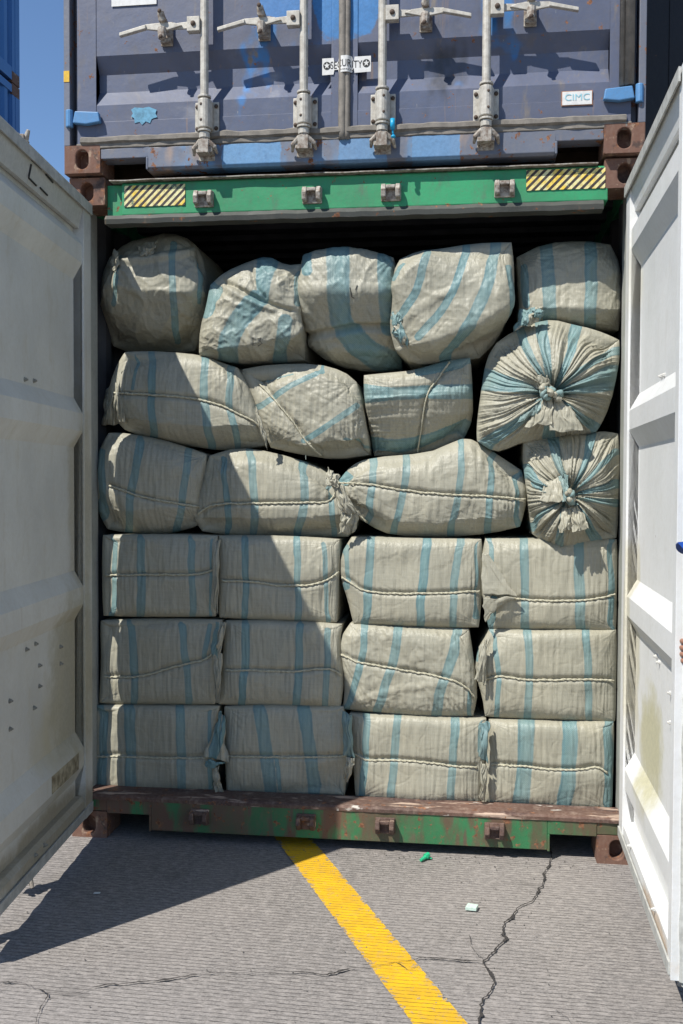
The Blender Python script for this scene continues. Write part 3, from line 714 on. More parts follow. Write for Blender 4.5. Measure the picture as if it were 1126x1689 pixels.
# ------------------------------------------------------------------ sacks
def poly_resample(pts, ts, smooth=2):
    P = np.array(pts, float)
    for _ in range(smooth if len(P) > 2 else 0):      # corner cutting keeps the ends
        Q = [P[0]]
        for a, b in zip(P[:-1], P[1:]): Q += [a * .75 + b * .25, a * .25 + b * .75]
        Q.append(P[-1]); P = np.array(Q)
    d = np.concatenate([[0], np.cumsum(np.linalg.norm(np.diff(P, axis=0), axis=1))]); d /= d[-1]
    return np.stack([np.interp(ts, d, P[:, 0]), np.interp(ts, d, P[:, 1])], -1)
def seg_dist(U, V, pts, w0, w1):
    P = np.array(poly_resample(pts, np.linspace(0, 1, 14), 1)); best = np.full(U.shape, 9.)
    for i in range(len(P) - 1):
        a, b = P[i], P[i + 1]; ab = b - a
        t = np.clip(((U - a[0]) * ab[0] + (V - a[1]) * ab[1]) / (ab @ ab + 1e-9), 0, 1)
        if i == 0: t0 = ((U - a[0]) * ab[0] + (V - a[1]) * ab[1]) / (ab @ ab + 1e-9)
        d = np.hypot(U - a[0] - t * ab[0], V - a[1] - t * ab[1])
        hw = .5 * (w0 + (w1 - w0) * (i + .5) / (len(P) - 1)); best = np.minimum(best, d / hw)
    return best
SACKS = {}
def sack(label, top, right, bottom, left, stripes=(), ropes=(), yf=.10, R=.07, n=9., depth=.75, corner=.012, lean=0., turn=0.,
         big=.012, crumple=0., cf=9, pleat=.0015, pang=0., epleat=.0045, keel=None, facet=None, tens=.007, knot=None, folds=(), seed=1, N=110, group=None, part='sack_body', ledge=0.):
    i = np.linspace(0, 1, N); s = .45 * (.5 - .5 * np.cos(np.pi * i)) + .55 * i
    Tp = poly_resample(top, s, 1); Bt = poly_resample(bottom, s, 1); Lf = poly_resample(left, s, 1); Rt = poly_resample(right, s, 1)
    S0 = 2 * s[None, :].repeat(N, 0) - 1; T0 = 2 * s[:, None].repeat(N, 1) - 1       # T down
    S = S0 * (1 - corner * T0 ** 6); T = T0 * (1 - corner * S0 ** 6)
    fs, ft = (S + 1) / 2, (T + 1) / 2
    def samp(C, f): return np.stack([np.interp(f.ravel(), s, C[:, 0]), np.interp(f.ravel(), s, C[:, 1])], -1).reshape(*f.shape, 2)
    tp, bt, lf, rt = samp(Tp, fs), samp(Bt, fs), samp(Lf, ft), samp(Rt, ft)
    c00, c10, c01, c11 = map(np.array, (Tp[0], Tp[-1], Bt[0], Bt[-1])); F = fs[..., None]; G = ft[..., None]
    UV = (1 - G) * tp + G * bt + (1 - F) * lf + F * rt - ((1 - F) * (1 - G) * c00 + F * (1 - G) * c10 + (1 - F) * G * c01 + F * G * c11)
    U, V = UV[..., 0], UV[..., 1]
    cu, cv = U.mean(), V.mean(); U = cu + (U - cu) * (1 + 2.6 / np.ptp(U)); V = cv + (V - cv) * (1 + 2.6 / np.ptp(V))
    prof = np.sqrt(np.maximum(0, (1 - np.abs(S0) ** n) * (1 - np.abs(T0) ** n)))
    y = yf + R * (1 - prof) + lean * (-T0) + turn * S0
    if keel is not None:
        kp = np.array(keel[0], float); vk = np.interp(U, kp[:, 0], kp[:, 1]) + 3 * noise(U * .03, V * 0, seed)
        y = y + keel[1] * (np.sqrt(np.maximum(0, V - vk) ** 2 + 9) + (V - vk) * 0 - 3) * (V > vk) / 390.
    P = ray(U, V, y); X, Z = P[..., 0], P[..., 2]
    # relief
    msk = np.clip((1 - np.abs(S0) ** 10) * (1 - np.abs(T0) ** 10), 0, 1) ** .35
    ca, sa = math.cos(pang), math.sin(pang); A = X * ca + Z * sa; B = -X * sa + Z * ca
    D = big * noise(X * 3.2, Z * 3.2, seed) + big * .5 * noise(X * 7, Z * 7, seed + 3)
    wx = X + .03 * noise(X * 8, Z * 8, seed + 1); wz = Z + .03 * noise(X * 8, Z * 8, seed + 2)
    if crumple:
        D += crumple * (ridge(wx * cf, wz * cf, seed + 4, 2.2) - .4) + crumple * .5 * (ridge(wx * cf * 2.1, wz * cf * 2.1, seed + 5, 2) - .4)
        D += crumple * .30 * (ridge(wx * cf * 4.5, wz * cf * 4.5, seed + 9, 2) - .4)
    rr_ = np.random.RandomState(seed * 7 + 1); fa = facet if facet is not None else (R * .55)
    for k in range(5):
        an = rr_.rand() * 2 * np.pi if k > 3 else np.pi / 4 + k * np.pi / 2 + rr_.uniform(-.5, .5); cc = rr_.uniform(.45, .95)
        e_ = np.cos(an) * S0 + np.sin(an) * T0 + .05 * noise(S0 * 3, T0 * 3, seed + k) - cc; D -= fa * (np.sqrt(np.maximum(0, e_) ** 2 + .0004) - .02) * (e_ > 0)
    for cx_, cz_ in ((0, 0), (0, -1), (-1, 0), (-1, -1)):
        r_ = np.hypot(X - X[cx_, cz_], Z - Z[cx_, cz_]) + 1e-6; c1, s1 = (X - X[cx_, cz_]) / r_, (Z - Z[cx_, cz_]) / r_
        D -= (tens * .45 if n > 8 else tens) * np.exp(-r_ / .11) * ridge(c1 * 5 + r_ * 2, s1 * 5, seed + 50 + cx_ + 3 * cz_, 2.5)
    pl_ = noise(A * 62, B * 4, seed + 6) + .6 * noise(A * 120, B * 6, seed + 7)
    pm = .35 + .9 * np.clip(noise(A * 5, B * 2.2, seed + 8) + .25, 0, 1)
    D += pleat * pl_ * pm
    em = np.exp(-(1 - np.abs(S0)) / .13)      # gathers running in from both ends
    D += epleat * em * ridge(A * 55, B * 3.5, seed + 10, 1.4)
    for rp in ropes:
        dd = seg_dist(U, V, rp, 2, 2) / 390.      # metres from the twine
        D -= .013 * np.exp(-(dd / .055) ** 2) + .009 * np.exp(-(dd / .011) ** 2)
        D += .0045 * np.exp(-dd / .06) * (noise(X * 75, Z * 7, seed + 11) + .6 * noise(X * 140, Z * 9, seed + 12))
    for (pts, wd, amp) in folds:
        dd = seg_dist(U, V, pts, 2, 2) / 390.
        D += amp * np.exp(-(dd / wd) ** 2)
    if knot is not None:
        kc = ray(np.array(knot[0]), np.array(knot[1]), np.array(yf)); r = np.hypot(X - kc[0], Z - kc[2]) + 1e-6
        th = np.arctan2(Z - kc[2], X - kc[0]) + .10 * noise(r * 5, r * 0 + 1, seed) + .05 * noise(X * 6, Z * 6, seed + 13)
        cs, sn = np.cos(th), np.sin(th); am = knot[2] * np.clip(r / .05, 0, 1) * (.30 + np.exp(-r / .16))
        D += am * (ridge(cs * 2.2 + r * 1., sn * 2.2, seed + 14, 1.5) - .45) - am * .9 * ridge(cs * 4.2 + r * .7, sn * 4.2, seed + 17, 5) + am * .55 * (ridge(cs * 6 + r * 1., sn * 6, seed + 15, 1.3) - .45) + am * .55 * (ridge(cs * 12, sn * 12 + r, seed + 16, 1.2) - .45) + am * .4 * (ridge(cs * 24, sn * 24 + r, seed + 18, 1.) - .5) * np.clip(r / .08, 0, 1)
        D += .030 * np.exp(-((r - .10) / .07) ** 2) - .055 * np.exp(-(r / .045) ** 2)
    gx = np.gradient(P, axis=1); gz = np.gradient(P, axis=0); Nn = np.cross(gz, gx); Nn /= np.linalg.norm(Nn, axis=-1, keepdims=True) + 1e-12
    if Nn[N // 2, N // 2, 1] > 0: Nn = -Nn
    P = P + Nn * (D * msk)[..., None]
    # stripes
    JU = U + 2.2 * noise(X * 9, Z * 9, seed + 20); sdv = np.full(U.shape, 9.)
    for st_ in stripes:
        pts, w0 = st_[0], st_[1]; w1 = st_[2] if len(st_) > 2 else w0
        sdv = np.minimum(sdv, seg_dist(JU, V, pts, w0, w1))
    verts = P.reshape(-1, 3); sdl = sdv.reshape(-1); idx = np.arange(N * N).reshape(N, N)
    faces = [(int(idx[a, b]), int(idx[a + 1, b]), int(idx[a + 1, b + 1]), int(idx[a, b + 1])) for a in range(N - 1) for b in range(N - 1)]
    ring = np.concatenate([idx[0, :-1], idx[:-1, -1], idx[-1, :0:-1], idx[:0:-1, 0]]); nr = len(ring)
    base = verts[ring]; ctr = base.mean(0); allv = [verts]; alls = [sdl]; prev = list(map(int, ring)); cnt = N * N
    steps = [(.02, 1.0), (.07, 1.0), (.16, 1.0), (.30, 1.0), (.50, 1.), (.72, 1.), (.9, .98), (1., .9), (1.0, .6), (1., .25)]
    back = yf + depth
    for k, (f, sc) in enumerate(steps):
        q = base.copy(); q[:, 1] = base[:, 1] + (back - base[:, 1]) * f
        q[:, 0] = ctr[0] + (base[:, 0] - ctr[0]) * sc; q[:, 2] = ctr[2] + (base[:, 2] - ctr[2]) * sc
        am = .0015 * min(1, (k + 1) / 2)
        rad = base[:, [0, 2]] - ctr[[0, 2]]; rad /= np.linalg.norm(rad, axis=1, keepdims=True) + 1e-9
        j = -am * (1 + noise(np.arange(nr) * .25, np.full(nr, k * .6), seed + 30)) * (sc > .95)
        q[:, 0] += rad[:, 0] * j; q[:, 2] += rad[:, 1] * j
        allv.append(q); alls.append(sdl[ring]); cur = list(range(cnt, cnt + nr)); cnt += nr
        faces += [(prev[a], prev[(a + 1) % nr], cur[(a + 1) % nr], cur[a]) for a in range(nr)]; prev = cur
    allv.append(np.array([[ctr[0], back, ctr[2]]])); alls.append(np.array([9.]))
    faces += [(prev[a], prev[(a + 1) % nr], cnt) for a in range(nr)]
    VV = np.concatenate(allv); SS = np.concatenate(alls)
    zb_ = VV[:, 2].min(); root_loc = (float(ctr[0]), float(yf + depth / 2), float(zb_))
    root = empty('striped_sack', root_loc, label, 'sack', group)
    me = bpy.data.meshes.new(part); me.from_pydata([tuple(p) for p in (VV - np.array(root_loc))], [], faces)
    me.materials.append(M['fabric']); at = me.attributes.new('sd', 'FLOAT', 'POINT'); at.data.foreach_set('value', SS.astype(np.float32))
    bm = bmesh.new(); bm.from_mesh(me); bmesh.ops.recalc_face_normals(bm, faces=bm.faces); bm.to_mesh(me); bm.free()
    for p in me.polygons: p.use_smooth = True
    o = bpy.data.objects.new(part, me); scene.collection.objects.link(o); o.parent = root
    # twine
    fl_uv = np.stack([U.ravel(), V.ravel()], -1); flP = P.reshape(-1, 3)
    for ri, rp in enumerate(ropes):
        L = np.sum(np.linalg.norm(np.diff(np.array(rp, float), axis=0), axis=1)) / 390.; k = max(10, int(L / .006))
        Q = poly_resample(rp, np.linspace(0, 1, k), 2); Q[:, 1] += 1.0 * noise(np.arange(k) * .12, np.zeros(k), seed + 40 + ri)
        pts = []
        for q in Q:
            d2 = (fl_uv[:, 0] - q[0]) ** 2 + (fl_uv[:, 1] - q[1]) ** 2; jx = np.argpartition(d2, 4)[:4]; ww = 1 / (d2[jx] + .5); yy = (flP[jx, 1] * ww).sum() / ww.sum()
            pts.append(ray(np.array(q[0]), np.array(q[1]), np.array(yy - .006)))
        pts = np.array(pts)
        ys = pts[:, 1].copy(); kk = 5; yp = np.pad(ys, kk, mode='edge'); sm = np.convolve(yp, np.ones(2 * kk + 1) / (2 * kk + 1), 'valid'); pts[:, 1] = np.minimum(sm, ys + .004)
        pts[0, 1] += .03; pts[-1, 1] += .03
        g = MB()
        for ph in (0, math.pi):
            hel = [pts[a] + .0021 * np.array([0, math.cos(a * .8 + 2 * float(noise(a * .06, 1, seed)) + ph), math.sin(a * .8 + 2 * float(noise(a * .06, 1, seed)) + ph)]) for a in range(k)]
            g.sweep(hel, .0032, 6)
        g.build('twine', M['rope'], root, smooth=True)
        SACKS[label] = root
    return root, kc if knot is not None else None

def bunch(root, px, py, y, sx, sz, sy=.03, seed=0, stripe=None, name='gathered_end', ang=0., fl=3.):
    """crumpled bunch of loose cloth"""
    nu, nv = 64, 40; c = ray(np.array(float(px)), np.array(float(py)), np.array(float(y)))
    a = np.linspace(0, np.pi, nv)[:, None].repeat(nu, 1); b = np.linspace(0, 2 * np.pi, nu, endpoint=False)[None].repeat(nv, 0)
    X = np.sin(a) * np.cos(b); Y = np.sin(a) * np.sin(b); Z = np.cos(a)
    k = 1 + .42 * (ridge(np.cos(b) * 1.7 + Z * .3, np.sin(b) * 1.7 + Z * .2, seed, 1.3) - .5) * np.sin(a) + .16 * (ridge(X * fl * .5 + Y, Z * fl * .25, seed + 2, 1.5) - .5) + .18 * noise(Z * 1.5, X * 0, seed + 8)
    x = X * k * sx; yy = Y * k * sy; z = Z * k * sz; ca, sa = math.cos(ang), math.sin(ang)
    g = MB(); V_ = np.stack([c[0] + x * ca - z * sa, c[1] + yy, c[2] + x * sa + z * ca], -1).reshape(-1, 3)
    F_ = [(j * nu + i, j * nu + (i + 1) % nu, (j + 1) * nu + (i + 1) % nu, (j + 1) * nu + i) for j in range(nv - 1) for i in range(nu)]
    loc = wloc(root); me = bpy.data.meshes.new(name); me.from_pydata([tuple(p) for p in V_ - loc], [], F_); me.materials.append(M['fabric'])
    at = me.attributes.new('sd', 'FLOAT', 'POINT')
    sv = 3 * np.abs(noise(X * 1.5, Z * 1.2, seed + 5).reshape(-1)) + (.6 if stripe is None else stripe); at.data.foreach_set('value', sv.astype(np.float32))
    for p in me.polygons: p.use_smooth = True
    o = bpy.data.objects.new(name, me); scene.collection.objects.link(o); o.parent = root; return o
def flap(root, px, py, y, ang, ln, wd, seed, name='loose_cloth', sdv=None):
    """petal of twisted cloth standing out of a knot"""
    c = ray(np.array(float(px)), np.array(float(py)), np.array(float(y))); nu, nv = 18, 12; V_ = []; SD = []
    for i in range(nu):
        f = i / (nu - 1); r = ln * f; w_ = wd * math.sin(math.pi * min(1, .12 + f * .80)) ** .7
        for j in range(nv):
            g_ = j / (nv - 1) * 2 - 1
            lx = r; ly = w_ * g_; h = -.020 * math.sin(f * 2.6) - .010 * abs(g_) ** 1.5 * math.sin(f * 3) + .007 * float(noise(g_ * 2.5, f * 2, seed)) + .004 * float(noise(g_ * 7, f * 2, seed + 1))
            V_.append((c[0] + lx * math.cos(ang) - ly * math.sin(ang), c[1] + h, c[2] + lx * math.sin(ang) + ly * math.cos(ang))); SD.append((sdv if sdv is not None else 3 * abs(float(noise(g_ * 1.3, f, seed + 7)))))
    F_ = [(i * nv + j, i * nv + j + 1, (i + 1) * nv + j + 1, (i + 1) * nv + j) for i in range(nu - 1) for j in range(nv - 1)]
    loc = wloc(root); me = bpy.data.meshes.new(name); me.from_pydata([tuple(np.array(p) - loc) for p in V_], [], F_); me.materials.append(M['fabric'])
    at = me.attributes.new('sd', 'FLOAT', 'POINT'); at.data.foreach_set('value', SD)
    for p in me.polygons: p.use_smooth = True
    o = bpy.data.objects.new(name, me); scene.collection.objects.link(o); o.parent = root
    so_ = o.modifiers.new('thick', 'SOLIDIFY'); so_.thickness = .0015
    ss = o.modifiers.new('sub', 'SUBSURF'); ss.levels = 1; ss.render_levels = 1

GB = 'square packed sacks in the three lower rows'
GS = 'bulging sacks in the upper rows'
# --- bottom row
A1, _ = sack('square sack in the bottom left corner, in shade with one sunlit strip', [(156, 1164), (250, 1163), (362, 1165)], [(362, 1165), (354, 1200), (353, 1260), (350, 1308)], [(155, 1304), (260, 1307), (350, 1308)], [(156, 1164), (153, 1230), (155, 1304)],
     [([(212, 1166), (214, 1305)], 18), ([(296, 1166), (299, 1306)], 15), ([(346, 1170), (348, 1306)], 8), ([(163, 1166), (164, 1305)], 16)], [[(153, 1249), (180, 1247), (260, 1250), (330, 1251), (352, 1248)]], seed=1, R=.045, group=GB)
A2, _ = sack('square sack in the bottom row, second from the left, fully in shade', [(370, 1166), (450, 1163), (566, 1166)], [(566, 1166), (572, 1240), (568, 1312)], [(374, 1308), (470, 1311), (568, 1312)], [(370, 1166), (372, 1240), (374, 1308)],
     [([(426, 1168), (440, 1250), (446, 1307)], 21), ([(500, 1168), (512, 1250), (518, 1308)], 21), ([(455, 1250), (462, 1307)], 6)], [[(372, 1247), (390, 1248), (450, 1249), (520, 1249), (572, 1247)]], seed=2, R=.045, group=GB)
A3, _ = sack('sunlit square sack with thin blue bands, third in the bottom row', [(576, 1177), (680, 1181), (802, 1186)], [(802, 1186), (798, 1260), (790, 1329)], [(587, 1319), (690, 1325), (790, 1329)], [(576, 1177), (582, 1230), (587, 1319)],
     [([(604, 1178), (602, 1249), (593, 1318)], 12), ([(655, 1178), (650, 1250), (644, 1320)], 13), ([(751, 1186), (746, 1260), (743, 1326)], 14), ([(795, 1188), (791, 1240)], 5)],
     [[(583, 1243), (596, 1250), (604, 1255), (640, 1253), (700, 1257), (745, 1264), (788, 1266)]], seed=3, R=.05, group=GB)
A4, _ = sack('sunlit square sack in the bottom right corner with wide blue bands', [(806, 1187), (900, 1189), (1012, 1191)], [(1012, 1191), (1010, 1265), (1008, 1340)], [(793, 1329), (900, 1335), (1008, 1340)], [(806, 1187), (804, 1250), (793, 1329)],
     [([(868, 1187), (866, 1266), (858, 1333)], 27), ([(939, 1189), (940, 1266), (930, 1336)], 25), ([(1004, 1191), (1006, 1336)], 14)],
     [[(808, 1260), (840, 1263), (870, 1264), (900, 1269), (960, 1270), (985, 1263), (1003, 1276)]], seed=4, R=.05, pleat=.0032, pang=.12, group=GB)
# --- second row
B1, _ = sack('shaded square sack at the left end of the second row from below', [(166, 1024), (260, 1021), (366, 1023)], [(366, 1023), (360, 1090), (354, 1161)], [(164, 1159), (260, 1161), (354, 1162)], [(166, 1024), (168, 1090), (164, 1159)],
     [([(213, 1027), (217, 1090), (221, 1158)], 13), ([(298, 1027), (305, 1100), (311, 1159)], 12), ([(347, 1027), (334, 1085)], 8)], [[(170, 1116), (230, 1118), (290, 1098), (335, 1090), (352, 1077)]], seed=5, R=.045, group=GB)
B2, _ = sack('square sack second in the second row from below, its upper right corner sunlit', [(372, 1024), (470, 1023), (564, 1030)], [(564, 1030), (559, 1060), (566, 1120), (561, 1166)], [(360, 1161), (460, 1163), (561, 1166)], [(372, 1024), (368, 1090), (360, 1161)],
     [([(404, 1027), (402, 1090), (398, 1162)], 13), ([(494, 1030), (492, 1090), (488, 1164)], 13), ([(540, 1036), (540, 1090), (537, 1165)], 11)], [[(370, 1105), (420, 1106), (490, 1108), (535, 1102), (556, 1107), (563, 1115)]], seed=6, R=.05, group=GB)
B3, _ = sack('sunlit sack with slanting folds and slanting twine, third in the second row from below', [(578, 1028), (670, 1033), (773, 1038)], [(773, 1038), (780, 1089), (787, 1140), (780, 1180)], [(566, 1169), (640, 1176), (698, 1184), (780, 1180)], [(578, 1028), (561, 1055), (562, 1085), (570, 1130), (566, 1169)],
     [([(602, 1029), (598, 1084), (571, 1169)], 12), ([(658, 1031), (647, 1098), (622, 1173)], 15), ([(755, 1038), (747, 1089), (724, 1142), (720, 1182)], 17), ([(776, 1142), (774, 1180)], 8)],
     [[(561, 1079), (575, 1086), (590, 1093), (650, 1103), (735, 1117), (768, 1132), (784, 1152)]], seed=7, R=.06, pleat=.005, pang=.55, crumple=.003, folds=[([(566, 1165), (640, 1110), (700, 1080)], .03, .006), ([(570, 1168), (640, 1140), (720, 1130)], .02, .006)], group=GB)
B4, _ = sack('sunlit square sack at the right end of the second row from below', [(808, 1038), (900, 1039), (1016, 1039)], [(1016, 1039), (1015, 1115), (1014, 1189)], [(800, 1181), (900, 1186), (1014, 1189)], [(808, 1038), (788, 1075), (784, 1110), (797, 1150), (800, 1181)],
     [([(811, 1040), (824, 1111), (818, 1182)], 9), ([(869, 1040), (875, 1115), (869, 1184)], 13), ([(966, 1040), (973, 1133), (971, 1187)], 12), ([(788, 1078), (793, 1092)], 12)],
     [[(795, 1123), (812, 1117), (830, 1115), (870, 1123), (960, 1120), (1014, 1123)]], seed=8, R=.055, group=GB)
# --- third row
C1, _ = sack('shaded square sack with a straight sunlit strip, left end of third row from below', [(170, 883), (260, 882), (358, 884)], [(358, 884), (357, 950), (355, 1016)], [(171, 1015), (260, 1017), (355, 1017)], [(170, 883), (169, 950), (171, 1015)],
     [([(184, 887), (184, 1014)], 10), ([(231, 887), (231, 1015)], 14), ([(313, 887), (316, 1015)], 11), ([(349, 887), (348, 1015)], 6)], [[(171, 950), (200, 948), (250, 948), (330, 948), (356, 938)]], seed=9, R=.045, group=GB)
C2, _ = sack('square sack in the third row from below, split by a diagonal shadow edge', [(361, 884), (460, 884), (560, 890)], [(560, 890), (558, 950), (555, 1026)], [(362, 1018), (460, 1022), (555, 1026)], [(361, 884), (361, 950), (362, 1018)],
     [([(404, 887), (403, 1018)], 11), ([(489, 887), (491, 1023)], 11), ([(533, 893), (541, 1024)], 9)], [[(363, 957), (420, 960), (480, 968), (533, 962), (558, 944)]], seed=10, R=.05, group=GB)
C3, _ = sack('sunlit square sack with three blue bands and sagging twine, third row from below', [(580, 886), (690, 889), (794, 890)], [(794, 890), (796, 950), (789, 1034)], [(583, 1028), (690, 1033), (789, 1034)], [(580, 886), (563, 915), (563, 955), (575, 990), (583, 1028)],
     [([(611, 887), (607, 966), (602, 1029)], 14), ([(704, 891), (695, 975), (693, 1031)], 14), ([(760, 891), (749, 949), (747, 1033)], 13), ([(789, 893), (788, 1020)], 6), ([(570, 900), (568, 970)], 8)],
     [[(562, 952), (572, 957), (585, 966), (600, 976), (660, 980), (740, 978), (792, 975)]], seed=11, R=.055, group=GB)
C4, _ = sack('sunlit square sack with loose cloth at left, right end of third row from below', [(800, 889), (900, 890), (1017, 890)], [(1017, 890), (1016, 960), (1015, 1040)], [(806, 1035), (900, 1038), (1015, 1040)], [(800, 889), (793, 940), (796, 985), (806, 1035)],
     [([(806, 891), (812, 949)], 10), ([(864, 889), (866, 960), (866, 1037)], 14), ([(955, 890), (956, 960), (957, 1037)], 16), ([(1009, 891), (1012, 1036)], 10), ([(812, 985), (808, 1035)], 12)],
     [[(797, 978), (845, 986), (880, 991), (960, 991), (1000, 985), (1016, 980)]], seed=12, R=.055, folds=[([(800, 930), (825, 945), (843, 985)], .012, .010), ([(800, 1000), (830, 985), (850, 984)], .010, .009)], group=GB)
# --- fourth row
D1, _ = sack('plump shaded sack with curved sunlit strips, left end of the fourth row from below', [(178, 712), (211, 716), (264, 725), (318, 742), (342, 749)], [(342, 749), (334, 790), (326, 833), (331, 866)], [(176, 874), (230, 880), (264, 884), (331, 868)], [(178, 712), (157, 760), (157, 830), (176, 874)],
     [([(232, 724), (213, 815), (212, 878)], 14), ([(311, 742), (304, 802), (291, 878)], 13), ([(166, 745), (164, 860)], 12)], [[(178, 800), (240, 822), (310, 833), (327, 836)]], keel=([(150, 845), (335, 835)], .5), seed=13, R=.08, n=4.2, corner=.04, big=.016, group=GS)
D2, _ = sack('bulging sack in the fourth row from below, its left end crossed by the shadow edge', [(345, 752), (393, 739), (451, 747), (517, 767), (557, 792)], [(557, 792), (580, 830), (590, 860), (575, 885)], [(333, 876), (389, 883), (470, 884), (531, 884), (575, 885)], [(345, 752), (332, 800), (318, 850), (333, 876)],
     [([(364, 752), (371, 815), (375, 878)], 11), ([(412, 742), (419, 824), (418, 881)], 13), ([(502, 758), (502, 829), (491, 882)], 14), ([(552, 792), (546, 829), (550, 884)], 10)],
     [[(325, 848), (345, 834), (375, 830), (400, 830), (470, 830), (530, 829), (548, 826), (556, 800)]], keel=([(320, 858), (600, 850)], .5), seed=14, R=.085, n=3.8, corner=.02, big=.014, pleat=.003, group=GS)
D3, _ = sack('long sunlit fish shaped sack in the middle of the fourth row from below', [(560, 792), (580, 768), (609, 756), (706, 748), (738, 734), (769, 722), (800, 738), (826, 755), (860, 777)], [(860, 777), (869, 820), (857, 868)], [(568, 835), (609, 866), (649, 883), (738, 885), (809, 879), (857, 868)], [(560, 792), (557, 812), (568, 835)],
     [([(569, 780), (562, 795)], 9), ([(616, 756), (613, 793), (604, 860)], 13), ([(670, 752), (667, 807), (649, 880)], 12), ([(760, 727), (760, 789), (744, 884)], 12), ([(815, 749), (809, 829), (804, 880)], 12), ([(859, 779), (855, 868)], 9)],
     [[(552, 797), (600, 797), (660, 808), (720, 815), (800, 818), (868, 824)], [(548, 813), (565, 826), (590, 846), (605, 862)]], keel=([(555, 845), (650, 868), (875, 855)], .6), seed=15, R=.095, n=3.6, corner=.01, big=.016, pleat=.0025, crumple=.003, group=GS)
D4, kD = sack('sack end tied in a radial knot, lower of two at the right wall', [(862, 728), (902, 718), (947, 717), (968, 719), (987, 712), (1020, 714)], [(1020, 714), (1020, 800), (1017, 888)], [(878, 882), (902, 895), (923, 904), (954, 902), (985, 896), (1017, 888)], [(862, 728), (864, 770), (872, 830), (878, 882)],
     [([(937, 800), (918, 765), (912, 716)], 6, 22), ([(945, 805), (965, 765), (975, 715)], 5, 18), ([(950, 815), (1018, 798)], 4, 16), ([(946, 825), (960, 850), (985, 895)], 6, 20), ([(930, 818), (895, 805), (864, 775)], 5, 20), ([(930, 825), (925, 860), (922, 902)], 5, 15), ([(950, 808), (985, 772), (1018, 745)], 3, 12), ([(930, 822), (890, 850), (876, 872)], 3, 12), ([(952, 822), (985, 826), (1018, 830)], 3, 14)],
     yf=.07, R=.09, n=4.2, corner=.03, knot=(939, 817, .022), big=.01, pleat=.0005, epleat=0, crumple=.003, seed=16, N=210, group=GS)
# --- fifth row
E1, _ = sack('sack in the fifth row whose left half lies in shade, above two plump sacks', [(205, 580), (273, 581), (335, 587), (368, 600), (392, 606)], [(392, 606), (410, 640), (428, 690), (440, 735)], [(204, 708), (230, 718), (300, 733), (370, 743), (440, 735)], [(205, 580), (188, 615), (178, 650), (190, 690), (204, 708)],
     [([(249, 583), (247, 644), (252, 722)], 13), ([(338, 589), (333, 644), (340, 702), (349, 740)], 13), ([(382, 604), (375, 666), (389, 715), (392, 738)], 12), ([(221, 583), (214, 640)], 6)],
     [[(186, 647), (250, 651), (310, 655), (360, 666), (400, 686), (424, 697), (436, 720)]], keel=([(180, 690), (330, 702), (445, 700)], .7), seed=17, R=.075, n=4.5, corner=.03, big=.016, pleat=.0025, group=GS, yf=.09)
E2, _ = sack('sack with crossing diagonal blue bands in the fifth row', [(396, 610), (451, 602), (522, 601), (566, 613), (588, 631)], [(588, 631), (598, 670), (606, 724), (610, 750)], [(446, 738), (500, 750), (550, 758), (610, 752)], [(396, 610), (415, 650), (430, 692), (446, 738)],
     [([(424, 672), (469, 640), (531, 607)], 10), ([(500, 728), (540, 702), (590, 668)], 10), ([(413, 626), (440, 618), (480, 611)], 5), ([(570, 725), (606, 738)], 7)],
     [[(404, 612), (440, 645), (470, 680), (490, 705), (505, 730), (530, 752)]], keel=([(430, 728), (500, 735), (612, 722)], .9), seed=18, R=.07, n=5, corner=.02, facet=.07, big=.012, crumple=.004, pang=1.1, group=GS)
E3, _ = sack('boxy sack with level blue bands and upright twine in the fifth row', [(600, 619), (640, 616), (680, 612), (733, 597), (775, 590)], [(775, 590), (778, 644), (779, 690), (765, 722)], [(617, 752), (660, 751), (720, 744), (765, 722)], [(600, 619), (602, 662), (609, 697), (617, 752)],
     [([(601, 652), (650, 650), (700, 647), (778, 646)], 26), ([(612, 732), (650, 740), (700, 733), (774, 706)], 24), ([(690, 612), (735, 602), (775, 594)], 12), ([(602, 636), (640, 640)], 6)],
     [[(742, 596), (722, 624), (703, 650), (697, 690), (688, 748)]], keel=([(600, 655), (780, 648)], .62), seed=19, R=.06, n=6, corner=.015, big=.016, pang=1.57, pleat=.004, group=GS, folds=[([(602, 650), (700, 640), (778, 630)], .03, -.010), ([(605, 690), (700, 686), (776, 680)], .03, .008)])
E4, kE = sack('big sack end tied in a radial knot, upper of two at the right wall', [(817, 566), (847, 547), (882, 533), (912, 528), (946, 537), (975, 543), (1024, 560)], [(1024, 560), (1018, 610), (1006, 665), (985, 714)], [(784, 728), (817, 745), (840, 738), (863, 728), (930, 722), (985, 714)], [(817, 566), (802, 595), (792, 660), (784, 728)],
     [([(902, 640), (870, 580), (858, 545)], 7, 16), ([(905, 638), (900, 590), (892, 530)], 9, 22), ([(915, 640), (940, 590), (950, 536)], 6, 20), ([(922, 640), (970, 600), (1022, 578)], 5, 14), ([(925, 646), (970, 636), (1014, 622)], 10, 42), ([(898, 650), (850, 636), (793, 625)], 8, 38), ([(898, 660), (850, 700), (800, 735)], 6, 26), ([(908, 662), (905, 700), (905, 725)], 8, 24), ([(925, 662), (960, 690), (988, 712)], 5, 20), ([(960, 690), (975, 700), (988, 708)], 14, 18)],
     yf=.04, R=.11, n=3.8, corner=.04, knot=(909, 649, .024), big=.012, pleat=.0005, epleat=0, crumple=.003, seed=20, N=240, group=GS)
